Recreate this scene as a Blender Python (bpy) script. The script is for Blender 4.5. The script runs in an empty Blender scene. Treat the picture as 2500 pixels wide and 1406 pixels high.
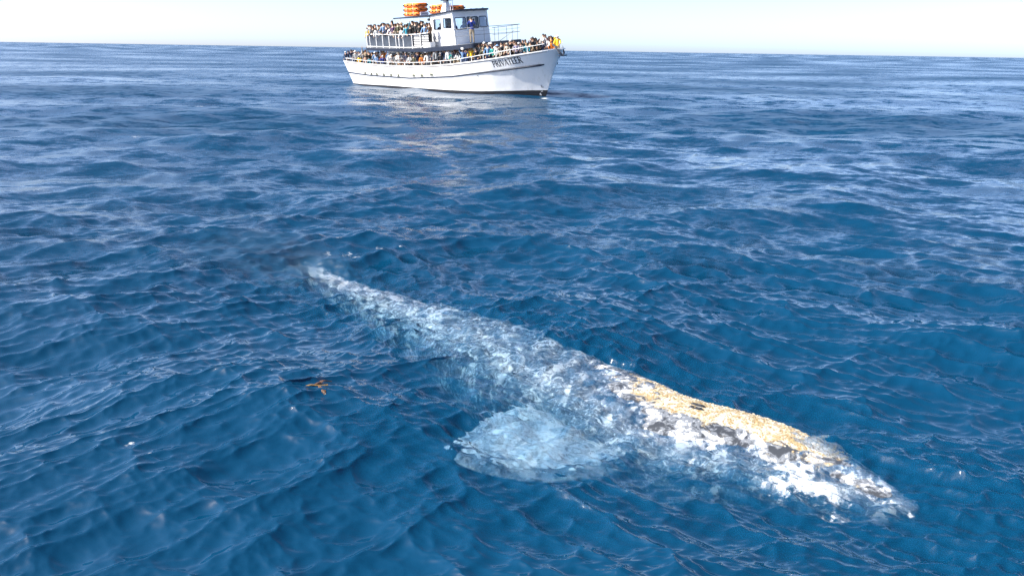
import bpy, bmesh, math, random
import numpy as np
from mathutils import Vector, Matrix

# ------------------------------------------------------------------ camera, sky, sun, exposure
sc = bpy.context.scene
FPX, CAM_H = 1880.0, 3.4                      # focal length in pixels of the 2500 px wide photograph, eye height over the water
PITCH, ROLL = math.atan((703 - 122.5) / FPX), math.atan(39 / 2500.0)
cam_d = bpy.data.cameras.new('camera'); cam = bpy.data.objects.new('camera', cam_d)
sc.collection.objects.link(cam); sc.camera = cam
cam_d.sensor_width = 36.0; cam_d.lens = 36.0 * FPX / 2500.0
cam_d.clip_start = 0.1; cam_d.clip_end = 80000
cam.matrix_world = Matrix.Translation((0, 0, CAM_H)) @ Matrix.Rotation(math.pi / 2 - PITCH, 4, 'X') @ Matrix.Rotation(ROLL, 4, 'Z')

SUN_AZ, SUN_EL = math.radians(197), math.radians(42)     # azimuth measured from +X towards +Y
w = bpy.data.worlds.new('World'); sc.world = w; w.use_nodes = True
nt = w.node_tree; nt.nodes.clear()
wo = nt.nodes.new('ShaderNodeOutputWorld'); bg = nt.nodes.new('ShaderNodeBackground'); sky = nt.nodes.new('ShaderNodeTexSky')
sky.sky_type = 'NISHITA'; sky.sun_disc = False
sky.sun_elevation = SUN_EL; sky.sun_rotation = math.pi / 2 - SUN_AZ
sky.altitude = 0; sky.air_density = 0.36; sky.dust_density = 1.05; sky.ozone_density = 0.5
bg.inputs['Strength'].default_value = 0.115
nt.links.new(sky.outputs[0], bg.inputs[0]); nt.links.new(bg.outputs[0], wo.inputs[0])
sun_d = bpy.data.lights.new('sun', 'SUN'); sun = bpy.data.objects.new('sun', sun_d); sc.collection.objects.link(sun)
sun_d.energy = 3.5; sun_d.angle = math.radians(0.53); sun_d.color = (1.0, 0.955, 0.89)
sv = Vector((math.cos(SUN_EL) * math.cos(SUN_AZ), math.cos(SUN_EL) * math.sin(SUN_AZ), math.sin(SUN_EL)))
sun.rotation_euler = sv.to_track_quat('Z', 'Y').to_euler()
sc.view_settings.view_transform = 'Standard'; sc.view_settings.look = 'None'
sc.view_settings.gamma = 1.0; sc.view_settings.use_curve_mapping = False
sc.view_settings.exposure = 1.72
sc.cycles.use_denoising = True; sc.cycles.denoising_prefilter = 'FAST'
sc.cycles.max_bounces = 10; sc.cycles.transmission_bounces = 6; sc.cycles.transparent_max_bounces = 12
sc.cycles.sample_clamp_indirect = 4.0; sc.cycles.sample_clamp_direct = 3.0

# ------------------------------------------------------------------ helpers
def link(o, parent=None):
    sc.collection.objects.link(o)
    if parent is not None: o.parent = parent
    return o
def tag(o, label=None, cat=None, group=None, kind=None):
    if label: o['label'] = label
    if cat: o['category'] = cat
    if group: o['group'] = group
    if kind: o['kind'] = kind
    return o
def np_mesh(name, v, f, smooth=True):
    """mesh from numpy arrays: v (n,3), f (m,k)"""
    me = bpy.data.meshes.new(name)
    v = np.ascontiguousarray(v, np.float32); f = np.ascontiguousarray(f, np.int32)
    me.vertices.add(len(v)); me.vertices.foreach_set('co', v.ravel())
    k = f.shape[1]
    me.loops.add(f.size); me.loops.foreach_set('vertex_index', f.ravel())
    me.polygons.add(len(f)); me.polygons.foreach_set('loop_start', np.arange(0, f.size, k, dtype=np.int32))
    if smooth: me.polygons.foreach_set('use_smooth', np.ones(len(f), bool))
    me.update(); me.validate()
    return me
def attr(me, name, a):
    t = me.attributes.new(name, 'FLOAT', 'POINT'); t.data.foreach_set('value', np.ascontiguousarray(a, np.float32).ravel())
class Nodes:
    def __init__(s, name):
        s.m = bpy.data.materials.new(name); s.m.use_nodes = True; s.t = s.m.node_tree; s.t.nodes.clear()
        s.out = s.t.nodes.new('ShaderNodeOutputMaterial')
    def n(s, typ, **kw):
        x = s.t.nodes.new('ShaderNode' + typ)
        for k, val in kw.items():
            if k == 'ins':
                for kk, vv in val.items(): s.put(vv, x.inputs[kk])
            else: setattr(x, k, val)
        return x
    def put(s, val, sock):
        if isinstance(val, bpy.types.NodeSocket): s.t.links.new(val, sock)
        elif isinstance(val, bpy.types.Node): s.t.links.new(val.outputs[0], sock)
        elif isinstance(val, (tuple, list)) and sock.type == 'RGBA' and len(val) == 3: sock.default_value = (*val, 1)
        else: sock.default_value = val
    def math(s, op, a, b=None, c=None, clamp=False):
        x = s.t.nodes.new('ShaderNodeMath'); x.operation = op; x.use_clamp = clamp
        s.put(a, x.inputs[0])
        if b is not None: s.put(b, x.inputs[1])
        if c is not None: s.put(c, x.inputs[2])
        return x.outputs[0]
    def vmath(s, op, a, b=None):
        x = s.t.nodes.new('ShaderNodeVectorMath'); x.operation = op
        s.put(a, x.inputs[0])
        if b is not None: s.put(b, x.inputs['Scale'] if op == 'SCALE' else x.inputs[1])
        return x.outputs[0]
    def mix(s, fac, a, b):
        x = s.t.nodes.new('ShaderNodeMix'); x.data_type = 'RGBA'
        s.put(fac, x.inputs['Factor']); s.put(a, x.inputs['A']); s.put(b, x.inputs['B'])
        return x.outputs['Result']
    def ramp(s, fac, lo, hi, a=0.0, b=1.0):
        x = s.t.nodes.new('ShaderNodeMapRange'); x.interpolation_type = 'SMOOTHSTEP'
        s.put(fac, x.inputs['Value']); s.put(lo, x.inputs['From Min']); s.put(hi, x.inputs['From Max'])
        s.put(a, x.inputs['To Min']); s.put(b, x.inputs['To Max'])
        return x.outputs[0]
    def noise(s, vec, scale, detail=3.0, rough=0.55, out=0):
        x = s.n('TexNoise'); x.inputs['Scale'].default_value = scale; x.inputs['Detail'].default_value = detail
        x.inputs['Roughness'].default_value = rough
        if vec is not None: s.put(vec, x.inputs['Vector'])
        return x.outputs[out]
    def attr(s, name): return s.n('Attribute', attribute_name=name).outputs['Fac']
    def surface(s, sh): s.put(sh, s.out.inputs['Surface']); return s.m
def sstep(x, a, b):
    t = np.clip((x - a) / (b - a), 0, 1); return t * t * (3 - 2 * t)
CAM_R = np.array(Matrix.Rotation(math.pi / 2 - PITCH, 3, 'X') @ Matrix.Rotation(ROLL, 3, 'Z'))
def spot(x, y, z=0.0):
    """where the sight line through a photograph pixel meets the level z (used once, to survey positions)"""
    d = CAM_R @ np.array([(x - 1250) / FPX, -(y - 703) / FPX, -1.0]); t = (z - CAM_H) / d[2]
    return np.array([0, 0, CAM_H]) + t * d

# ------------------------------------------------------------------ the sea surface
def wave_tile(seed, lmin, lmax, angle, spread, n=512, cyc=11):
    """periodic patch of random sea with wavelengths lmin..lmax; unit rms slope; returns size, height, dx, dy"""
    r = np.random.default_rng(seed); L = lmax * cyc
    kk = np.fft.fftfreq(n, L / n) * 2 * np.pi
    kx, ky = np.meshgrid(kk, kk, indexing='ij'); k = np.hypot(kx, ky); k[0, 0] = 1
    lam = 2 * np.pi / k
    band = sstep(lam, lmin * 0.75, lmin * 1.15) * (1 - sstep(lam, lmax * 0.85, lmax * 1.3))
    d = np.arctan2(ky, kx) - angle
    dirw = np.exp(-((np.angle(np.exp(1j * d)) / spread) ** 2)) + 0.04
    amp = band * np.sqrt(dirw) / k ** 2
    H = amp * (r.normal(size=(n, n)) + 1j * r.normal(size=(n, n))); H[0, 0] = 0
    s2 = np.sum(np.abs(k * H) ** 2) / 2
    H *= n * n / np.sqrt(s2)
    h = np.fft.ifft2(H).real; dx = np.fft.ifft2(-1j * kx / k * H).real; dy = np.fft.ifft2(-1j * ky / k * H).real
    return L, np.stack([h, dx, dy], -1).astype(np.float32)
def sample_tile(t, x, y):
    L, a = t; n = a.shape[0]
    u = (x / L * n) % n; v = (y / L * n) % n
    i = np.floor(u).astype(np.int32); j = np.floor(v).astype(np.int32)
    fu = (u - i)[..., None].astype(np.float32); fv = (v - j)[..., None].astype(np.float32)
    i %= n; j %= n; i1 = (i + 1) % n; j1 = (j + 1) % n
    return (a[i, j] * (1 - fu) + a[i1, j] * fu) * (1 - fv) + (a[i, j1] * (1 - fu) + a[i1, j1] * fu) * fv
PI = math.pi
# seed, shortest, longest wavelength, travel direction (rad from +X), spread, rms slope, choppiness, side (-1/+1: strongest to port/starboard of the viewer)
BANDS = [(11, 7.0, 17.0, -1.75, 0.55, 0.040, 0.6, 0), (12, 3.0, 7.0, -1.25, 0.75, 0.075, 0.9, 0), (13, 1.3, 3.0, -1.85, 0.80, 0.090, 1.1, 0),
         (14, 0.55, 1.3, -0.95, 0.50, 0.095, 1.4, -1), (24, 0.55, 1.3, -2.15, 0.50, 0.095, 1.4, 1),
         (15, 0.24, 0.55, -0.80, 0.38, 0.135, 1.3, -1), (25, 0.24, 0.55, -2.25, 0.38, 0.135, 1.3, 1),
         (16, 0.10, 0.24, -0.90, 0.34, 0.145, 1.1, -1), (26, 0.10, 0.24, -2.15, 0.34, 0.145, 1.1, 1),
         (17, 0.045, 0.10, -1.6, 0.5, 0.070, 0.6, 0)]
SPOTS = {}
def sea_points(x, y, spacing, calm=None):
    """displaced surface point, and the slope variance of the waves too short for the spacing"""
    out = np.stack([x, y, np.zeros_like(x)], -1).astype(np.float32); lost = np.full(x.shape, 0.02 ** 2)
    gust = 0.5 + 0.5 * np.sin(x * 0.11 + 1.3 * np.sin(y * 0.07 + 0.6)) * np.sin(y * 0.16 + 1.7 * np.sin(x * 0.05))
    for q, (b, t) in enumerate(zip(BANDS, TILES)):
        a = b[5] * np.ones_like(x)
        if b[7]: a = a * np.sqrt(0.15 + 0.85 * sstep(b[7] * x / (np.abs(y) + 2.0), -0.45, 0.45))
        if b[2] < 2: a = a * (0.55 + 0.85 * gust)
        if calm is not None and b[2] < 0.6: a = a * (1 + calm * (.45 if b[2] > .3 else 1.1))
        fade = 1 - sstep(spacing, b[1] * 0.42, b[1] * 0.9)
        rot = 0.37 * q; c, s_ = math.cos(rot), math.sin(rot)   # tiles turned against one another so that no period shows
        if q == 0: c, s_ = 1, 0
        # the tile's own waves are turned back by the same angle
        xr, yr = c * x + s_ * y, -s_ * x + c * y
        g = sample_tile(t, xr, yr)
        w_ = (a * fade)[..., None]; ch = b[6] if calm is None else (b[6] / (1 + calm) ** 1.5)[..., None]
        hz = g[..., 0:1] * w_
        out[..., 2:3] += hz
        out[..., 0:1] += -(c * g[..., 1:2] - s_ * g[..., 2:3]) * w_ * ch
        out[..., 1:2] += -(s_ * g[..., 1:2] + c * g[..., 2:3]) * w_ * ch
        lost += (a ** 2) * (1 - fade ** 2)
    return out, np.sqrt(lost)
TILES = [wave_tile(b[0], b[1], b[2], b[3] - 0.37 * q, b[4]) for q, b in enumerate(BANDS)]

dense = np.linspace(-0.80, 0.80, 1280)
coarse = np.linspace(0.80, 2 * PI - 0.80, 74)[1:-1]
ths = np.concatenate([dense, coarse])
near = np.linspace(0.4, 3.45, 24)[:-1]
mid = 1 / np.linspace(1 / 3.45, 1 / 420, 800)
far = np.geomspace(420, 40000, 46)[1:]
rads = np.concatenate([near, mid, far])
Rg, Tg = np.meshgrid(rads, ths, indexing='ij')
gx, gy = Rg * np.sin(Tg), Rg * np.cos(Tg)
spacing = np.maximum(Rg * Rg / 2618.0, np.where(np.abs(np.angle(np.exp(1j * Tg))) > 0.81, Rg * 0.075, Rg * 0.0013))
spacing = np.where(Rg < 3.4, np.maximum(spacing, 0.13), spacing)
WH_A, WH_B = spot(2230, 1235)[:2], spot(700, 635)[:2]
ab = WH_B - WH_A; tt = np.clip(((gx - WH_A[0]) * ab[0] + (gy - WH_A[1]) * ab[1]) / (ab @ ab), -0.05, 1.15)
wd = np.hypot(gx - WH_A[0] - tt * ab[0], gy - WH_A[1] - tt * ab[1])
fin = np.hypot(gx - spot(1300, 1090)[0], (gy - spot(1300, 1090)[1]))
stir = 0.75 * np.maximum(1 - sstep(wd, 0.5, 1.3), 1 - sstep(fin, .5, 1.1))
sea_v, sea_lost = sea_points(gx, gy, spacing, stir)
nr_, nt_ = Rg.shape
ii = np.arange(nr_ * nt_).reshape(nr_, nt_)
jj = np.roll(ii, -1, axis=1)
sea_f = np.stack([ii[:-1], jj[:-1], jj[1:], ii[1:]], -1).reshape(-1, 4)
sea_me = np_mesh('sea', sea_v.reshape(-1, 3), sea_f)
attr(sea_me, 'lost', sea_lost)
# open water is opaque with depth; over the whale one looks a metre or so down
attr(sea_me, 'clarity', np.maximum((1 - sstep(wd / (1 - 0.5 * np.clip(tt, 0, 1)), 1.25, 2.0)), 1 - sstep(fin, 1.2, 1.8)) * (1 - .85 * sstep(tt, .93, 1.06)))
def low_sea(x, y):
    x = np.atleast_1d(np.asarray(x, float)); y = np.atleast_1d(np.asarray(y, float))
    return sea_points(x, y, np.full(x.shape, 1.2))[0][..., 2]
def on_sea(px, py):
    z = 0.0
    for _ in range(6): p = spot(px, py, z); z = 0.5 * z + 0.5 * float(low_sea(p[0], p[1])[0])
    return spot(px, py, z)
# white water: wash beside the whale's head, the boat's bow wave and wake, a few breaking crests (pixel, pixel, radius m, strength)
foam_spots = [(1850, 1075, .26, .9), (1770, 1062, .20, .75), (1700, 1040, .18, .6), (1935, 1140, .24, .9), (2010, 1190, .22, .95), (1960, 1185, .2, .9), (2040, 1245, .13, .6), (1900, 1190, .2, .8),
              (2110, 1190, .16, .6), (2170, 1215, .12, .7), (2222, 1238, .035, .6), (1640, 1000, .2, .45), (1560, 985, .2, .4), (1790, 1140, .2, .45), (1690, 1120, .2, .4),
              (850, 622, .14, .55), (800, 618, .12, .5), (870, 632, .1, .6), (930, 607, .12, .65), (990, 605, .1, .6), (820, 585, .2, .5),
              (298, 1080, .04, .9), (290, 1085, .03, .8), (348, 1107, .022, 1.3), (1020, 214, .9, 1.25), (1060, 219, .8, 1.25), (960, 211, .9, 1.0), (1110, 224, .7, 1.25), (1150, 227, .7, 1.25), (1195, 231, .6, 1.25), (1240, 234, .5, 1.0), (1290, 237, .4, 1.0), (900, 208, .9, 1.0), (870, 206, .7, 1.0), (1010, 222, 1.0, .5), (1080, 232, 1.0, .5), (1330, 239, .35, 1.0), (350, 457, .2, .5), (100, 462, .25, .5), (330, 337, .28, .8), (490, 261, .4, .8), (690, 184, 1.6, .7), (720, 186, 1.2, .7), (1530, 170, .9, .6), (218, 135, 2., .5), (380, 170, 1.5, .5)]
foam = np.zeros_like(gx)
for px_, py_, rad_, st_ in foam_spots:
    c_ = on_sea(px_, py_) if math.hypot(*spot(px_, py_)[:2]) < 50 else spot(px_, py_); foam = np.maximum(foam, st_ * np.exp(-((gx - c_[0]) ** 2 + ((gy - c_[1]) * 1.0) ** 2) / rad_ ** 2))
attr(sea_me, 'foam', foam)
sea = tag(link(bpy.data.objects.new('sea', sea_me)), kind='structure')

def water_material():
    N = Nodes('sea_water')
    pos = N.n('NewGeometry').outputs['Position']
    lost = N.attr('lost')
    v = None
    for scale, det, k in ((0.25, 2.0, 2.0), (1.3, 4.0, 6.8), (7.0, 3.0, 3.4)):
        nz = N.n('TexNoise'); nz.inputs['Scale'].default_value = scale; nz.inputs['Detail'].default_value = det; nz.inputs['Roughness'].default_value = 0.6
        N.put(N.vmath('MULTIPLY', pos, (0.55, 1.0, 1.0)), nz.inputs['Vector'])
        u = N.vmath('MULTIPLY', N.vmath('SUBTRACT', nz.outputs['Color'], (0.5, 0.5, 0.5)), (0.65 * k, k, 0.0))
        v = u if v is None else N.vmath('ADD', v, u)
    v = N.vmath('SCALE', v, lost)
    nrm = N.vmath('NORMALIZE', N.vmath('ADD', N.n('NewGeometry').outputs['Normal'], v))
    rough = N.math('ADD', N.math('MULTIPLY', N.math('POWER', lost, 1.5), 1.7), 0.018, clamp=True)
    base = N.vmath('SCALE', (0.0008, 0.0310, 0.073), N.math('DIVIDE', 1.0, N.math('SUBTRACT', 1.0, N.math('MULTIPLY', N.attr('clarity'), 0.88))))
    body = N.n('BsdfPrincipled', ins={'Base Color': base, 'IOR': 1.40, 'Roughness': rough, 'Normal': nrm})
    clear = N.n('BsdfGlass', ins={'IOR': 1.333, 'Roughness': rough, 'Normal': nrm})
    straight = N.n('BsdfTransparent')
    fr = N.n('Fresnel', ins={'IOR': 1.333, 'Normal': nrm})
    gl = N.n('BsdfGlossy', ins={'Roughness': rough, 'Normal': nrm})
    s2 = N.n('MixShader', ins={0: fr, 1: straight, 2: gl})
    see = N.n('MixShader', ins={0: 0.33, 1: clear, 2: s2})
    clarity = N.attr('clarity')
    sh = N.n('MixShader', ins={0: N.math('MULTIPLY', clarity, 0.88), 1: body, 2: see})
    fn = N.noise(N.vmath('MULTIPLY', pos, (1.0, 1.0, 0.4)), 15.0, 8.0, 0.72)
    fk = N.ramp(N.math('ADD', N.math('MULTIPLY', N.math('SUBTRACT', fn, 0.5), 2.4), N.attr('foam')), 0.42, 1.15)
    fk = N.math('MULTIPLY', fk, N.ramp(N.attr('foam'), 0.05, 0.3))
    froth = N.n('BsdfPrincipled', ins={'Base Color': (0.80, 0.84, 0.87), 'Roughness': 0.6, 'Normal': nrm})
    sh = N.n('MixShader', ins={0: fk, 1: sh, 2: froth})
    N.surface(sh)
    va = N.n('VolumeAbsorption', ins={'Color': (0.26, 0.72, 0.90), 'Density': 0.55})
    N.put(va, N.out.inputs['Volume'])
    return N.m
sea_me.materials.append(water_material())

# ------------------------------------------------------------------ the grey whale
def smooth_poly(p, n):
    """Catmull-Rom through the points, resampled evenly by length"""
    p = np.asarray(p, float); q = np.vstack([2 * p[0] - p[1], p, 2 * p[-1] - p[-2]]); out = []
    for i in range(1, len(q) - 2):
        t = np.linspace(0, 1, 40, endpoint=False)[:, None]; a, b, c, d = q[i - 1], q[i], q[i + 1], q[i + 2]
        out.append(0.5 * (2 * b + (c - a) * t + (2 * a - 5 * b + 4 * c - d) * t ** 2 + (3 * b - a - 3 * c + d) * t ** 3))
    out = np.vstack(out + [p[-1:]]); L = np.concatenate([[0], np.cumsum(np.linalg.norm(np.diff(out, axis=0), axis=1))])
    u = np.linspace(0, L[-1], n)
    return np.stack([np.interp(u, L, out[:, k]) for k in range(out.shape[1])], -1)
def grid_faces(a, b, wrap=True):
    i = np.arange(a * b).reshape(a, b)
    if wrap:
        j = np.roll(i, -1, axis=1); return np.stack([i[:-1], j[:-1], j[1:], i[1:]], -1).reshape(-1, 4)
    return np.stack([i[:-1, :-1], i[:-1, 1:], i[1:, 1:], i[1:, :-1]], -1).reshape(-1, 4)
ridge_px = [(2232, 1236), (2160, 1190), (2070, 1132), (1930, 1052), (1800, 1015), (1650, 985), (1500, 925), (1330, 880), (1180, 820), (1050, 765), (930, 718), (820, 678), (735, 645)]
wt = np.linspace(0, 1, 240)
lift = np.interp(wt, [0, .04, .08, .15, .22, .3, .36, .45, .6, .75, .9, 1], [-.06, -.03, .0, .035, .045, .0, -.06, -.11, -.14, -.14, -.15, -.20])
top_z = lift.copy()
for _ in range(4):                                       # the back follows the long waves it swims in
    zi = np.interp(np.linspace(0, 1, len(ridge_px)), wt, top_z)
    ridge = smooth_poly([spot(x, y, z_)[:2] for (x, y), z_ in zip(ridge_px, zi)], 240)
    big = low_sea(ridge[:, 0], ridge[:, 1]); big = np.convolve(np.pad(big, 40, mode='edge'), np.ones(81) / 81, 'valid')
    top_z = 0.5 * top_z + 0.5 * (big + lift)
near_w = np.interp(wt, [0, .02, .05, .1, .15, .2, .3, .4, .5, .6, .7, .8, .9, 1], [.06, .17, .34, .56, .70, .80, .86, .84, .72, .57, .42, .30, .20, .13])
far_w = near_w * np.interp(wt, [0, .1, .3, 1], [1, .62, .60, .85])
up_h = np.interp(wt, [0, .04, .1, .2, .3, .45, .6, .75, .9, 1], [.06, .14, .25, .36, .43, .46, .42, .32, .20, .10])
dn_h = np.interp(wt, [0, .04, .1, .2, .3, .45, .6, .75, .9, 1], [.10, .28, .45, .62, .74, .80, .62, .42, .22, .12])
dirs = np.gradient(ridge, axis=0); dirs /= np.linalg.norm(dirs, axis=1)[:, None]
side = np.stack([-dirs[:, 1], dirs[:, 0]], -1)
fi = np.linspace(0, 2 * PI, 72, endpoint=False)
ca, sa = np.cos(fi), np.sin(fi)
prof_x = np.sign(ca) * np.abs(ca) ** 0.92
body = np.zeros((240, 72, 3))
for k in range(240):
    toward = (side[k, 1] < 0)
    hx = np.where((ca > 0) == toward, near_w[k], far_w[k]) * np.sign(ca) * np.abs(ca) ** 0.80
    hz = np.where(sa > 0, up_h[k] * sa, dn_h[k] * sa)
    head = 1 - sstep(np.array(wt[k]), .16, .30)
    if head > 0:                                        # narrow arched snout over a broader jaw with the mouth line between
        hx = hx * (1 - 0.12 * head * np.clip(sa, 0, 1) ** 1.5)
        hx = hx * (1 - 0.10 * head * np.exp(-((sa + 0.12) / 0.07) ** 2))
    knuckle = 0.025 * np.sin(wt[k] * 2 * PI * 34) * sstep(np.array(wt[k]), .66, .72) * np.clip(sa, 0, 1) ** 6
    c = ridge[k]; zc = top_z[k] - up_h[k]
    body[k, :, 0] = c[0] + side[k, 0] * hx; body[k, :, 1] = c[1] + side[k, 1] * hx; body[k, :, 2] = zc + hz + knuckle
wv = [body.reshape(-1, 3)]; wf = [grid_faces(240, 72)]
def cap(ring0, n, tip):
    return None
nv = len(wv[0])
wv.append(np.array([body[0].mean(0) - np.append(dirs[0] * .04, 0), body[-1].mean(0)])); nv2 = nv + 2
tri = np.array([[nv, j, (j + 1) % 72, (j + 1) % 72] for j in range(72)])
tri2 = np.array([[nv + 1, 239 * 72 + (j + 1) % 72, 239 * 72 + j, 239 * 72 + j] for j in range(72)])
bmw = bmesh.new()
def bm_add(bm, v, f):
    vs = [bm.verts.new(p) for p in v]
    for q in f:
        q = list(dict.fromkeys(int(a) for a in q))
        if len(q) > 2:
            try: bm.faces.new([vs[a] for a in q])
            except ValueError: pass
bm_add(bmw, np.vstack(wv), np.vstack([wf[0][:, ::-1], tri[:, :3][:, [0, 1, 2, 2]], tri2[:, [0, 1, 2, 2]]]))
def blade(outline, root_z, tip_z, thick, droop=None):
    """closed flipper or fluke: outline polygon (plan), domed, thickness falling to the rim"""
    o = smooth_poly(outline + [outline[0]], 61)[:-1]; c = o.mean(0); n = len(o)
    rows = []
    zc = lambda p: root_z + (tip_z - root_z) * np.clip(np.linalg.norm(p - np.asarray(outline[0]), axis=-1) / max(np.linalg.norm(o - np.asarray(outline[0]), axis=1)), 0, 1)
    ss = [1, .97, .88, .7, .45, .2]
    for sgn in (1, -1):
        for s_ in (ss if sgn == 1 else ss[1:][::-1]):
            p = c + (o - c) * s_; rows.append(np.column_stack([p, zc(p) + sgn * thick * np.sqrt(1 - s_ ** 2)]))
    up, dn = rows[:6], rows[6:]
    order = dn[0:] + up                                  # underside centre -> rim -> top centre
    order = dn + up
    a = np.array(order); f = [grid_faces(len(order), n)]
    v = np.vstack([a.reshape(-1, 3), [[*c, zc(c) - thick], [*c, zc(c) + thick]]]); m = len(a) * n
    f.append(np.array([[m, (j + 1) % n, j, j] for j in range(n)])); L = (len(order) - 1) * n
    f.append(np.array([[m + 1, L + j, L + (j + 1) % n, L + j] for j in range(n)]))
    return v, np.vstack(f)
fz = float(low_sea(*spot(1300, 1095)[:2])[0]) - 0.33
fin_px = [(1540, 1105), (1480, 1132), (1385, 1156), (1270, 1165), (1170, 1152), (1108, 1130), (1135, 1090), (1200, 1045), (1275, 1020), (1350, 1030), (1430, 1048), (1510, 1050)]
fin_o = [tuple(spot(x, y, fz + .03)[:2]) for x, y in fin_px]
bm_add(bmw, *blade(fin_o, fz - 0.14, fz + 0.05, 0.06))
rt = np.array(ridge[-1]); dv = dirs[-1]; sd = side[-1]
def pl(a, b): return tuple(rt + dv * a + sd * b)
fl_o = [pl(-.45, .12), pl(-.1, .42), pl(.28, .95), pl(.62, 1.28), pl(.66, 1.05), pl(.60, .5), pl(.46, 0), pl(.60, -.5), pl(.66, -1.05), pl(.62, -1.28), pl(.28, -.95), pl(-.1, -.42), pl(-.45, -.12)]
bm_add(bmw, *blade(fl_o, top_z[-1] - .22, top_z[-1] - .42, 0.05))
# far-side flipper, deep
far_o = [tuple(ridge[80] + side[80] * -s_ * 1.0 + dirs[80] * d_) for s_, d_ in ((.5, -.35), (.9, -.3), (1.3, .1), (1.75, .75), (1.7, 1.0), (1.2, .7), (.8, .45), (.5, .35))] if side[80, 1] < 0 else [tuple(ridge[80] + side[80] * s_ + dirs[80] * d_) for s_, d_ in ((.5, -.35), (.9, -.3), (1.3, .1), (1.75, .75), (1.7, 1.0), (1.2, .7), (.8, .45), (.5, .35))]
bmesh.ops.recalc_face_normals(bmw, faces=bmw.faces)
wm_me = bpy.data.meshes.new('whale_raw'); bmw.to_mesh(wm_me); bmw.free()
wtmp = link(bpy.data.objects.new('whale_raw', wm_me))
rmod = wtmp.modifiers.new('r', 'REMESH'); rmod.mode = 'VOXEL'; rmod.voxel_size = 0.022; rmod.use_smooth_shade = True
smod = wtmp.modifiers.new('s', 'SMOOTH'); smod.iterations = 3; smod.factor = 0.5
wh_me = bpy.data.meshes.new_from_object(wtmp.evaluated_get(bpy.context.evaluated_depsgraph_get())); bpy.data.objects.remove(wtmp)
wh_me.name = 'grey_whale'
wc = np.empty(len(wh_me.vertices) * 3, np.float32); wh_me.vertices.foreach_get('co', wc); wc = wc.reshape(-1, 3)
def along(p):
    """station 0..1 along the whale and side offset of points, in pieces to keep memory small"""
    t = np.empty(len(p)); d = np.empty(len(p)); r_ = ridge[::2]
    for i in range(0, len(p), 20000):
        q = p[i:i + 20000]; D = (q[:, None, 0] - r_[None, :, 0]) ** 2 + (q[:, None, 1] - r_[None, :, 1]) ** 2
        k = D.argmin(1); t[i:i + 20000] = wt[::2][k]
        e = q[:, :2] - r_[k]; d[i:i + 20000] = (e * side[::2][k]).sum(1)
    return t, d
w_t, w_d = along(wc)
cam_sign = 1.0 if side[60, 1] < 0 else -1.0            # +: flank towards the viewer
w_d = w_d * cam_sign
w_h = wc[:, 2] - np.interp(w_t, wt, top_z)
crust = sstep(w_t, .035, .10) * (1 - sstep(w_t, .27, .36)) * sstep(w_h, -.24, -.06) * (1 - sstep(w_d, .10, .34)) * (0.35 + 0.65 * sstep(w_t, .05, .12) * (1 - sstep(w_t, .22, .30)))
fin_m = sstep(w_d, .95, 1.2) * (w_t < .6)
attr(wh_me, 'crust', crust); attr(wh_me, 'fin', fin_m); attr(wh_me, 'along', w_t)
def whale_skin():
    N = Nodes('whale_skin')
    pos = N.n('NewGeometry').outputs['Position']
    warp = N.vmath('ADD', pos, N.vmath('SCALE', N.vmath('SUBTRACT', N.noise(pos, 3.0, 3, .6, 1), (.5, .5, .5)), 0.22))
    big_ = N.noise(warp, 4.2, 7.0, 0.62); small = N.noise(warp, 15.0, 5.0, 0.70)
    mk = N.math('ADD', N.math('ADD', N.math('MULTIPLY', big_, 0.55), N.math('MULTIPLY', small, 0.45)), N.math('MULTIPLY', N.ramp(N.attr('along'), 0.5, 0.9), 0.03))
    col = N.mix(N.ramp(mk, 0.445, 0.50), (0.045, 0.050, 0.058), (0.17, 0.185, 0.205))
    col = N.mix(N.ramp(mk, 0.520, 0.568), col, (0.77, 0.79, 0.80))
    col = N.mix(N.math('MULTIPLY', N.attr('fin'), N.ramp(N.noise(warp, 7.0, 6.0, 0.75), 0.40, 0.60, 0.15, 0.95)), col, (0.62, 0.72, 0.77))
    vz = N.n('TexVoronoi', ins={'Scale': 34.0}); N.put(warp, vz.inputs['Vector'])
    cn = N.noise(warp, 22.0, 4.0, 0.7)
    cc = N.mix(N.ramp(N.math('ADD', N.math('MULTIPLY', cn, .5), N.math('MULTIPLY', N.noise(warp, 5.5, 4.0, .7), .5)), 0.44, 0.56), (0.34, 0.26, 0.13), (0.52, 0.48, 0.39))
    cc = N.mix(N.ramp(vz.outputs['Distance'], 0.20, 0.40), (0.24, 0.13, 0.035), cc)
    ck = N.ramp(N.math('ADD', N.attr('crust'), N.math('MULTIPLY', N.math('SUBTRACT', N.noise(warp, 6.0, 5.0, 0.66), 0.5), 2.6)), 0.30, 0.62)
    col = N.mix(ck, col, cc)
    bmp = N.n('Bump', ins={'Strength': 0.5, 'Distance': 0.02, 'Height': N.math('ADD', N.math('MULTIPLY', ck, vz.outputs['Distance']), N.math('MULTIPLY', small, 0.3))})
    sh = N.n('BsdfPrincipled', ins={'Base Color': col, 'Roughness': N.math('ADD', N.math('MULTIPLY', ck, 0.35), 0.18), 'IOR': 1.4, 'Normal': bmp})
    return N.surface(sh)
wh_me.materials.append(whale_skin())
whale = tag(link(bpy.data.objects.new('grey_whale', wh_me)), 'mottled grey whale with yellow crusted head gliding at the surface', 'whale')

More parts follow.
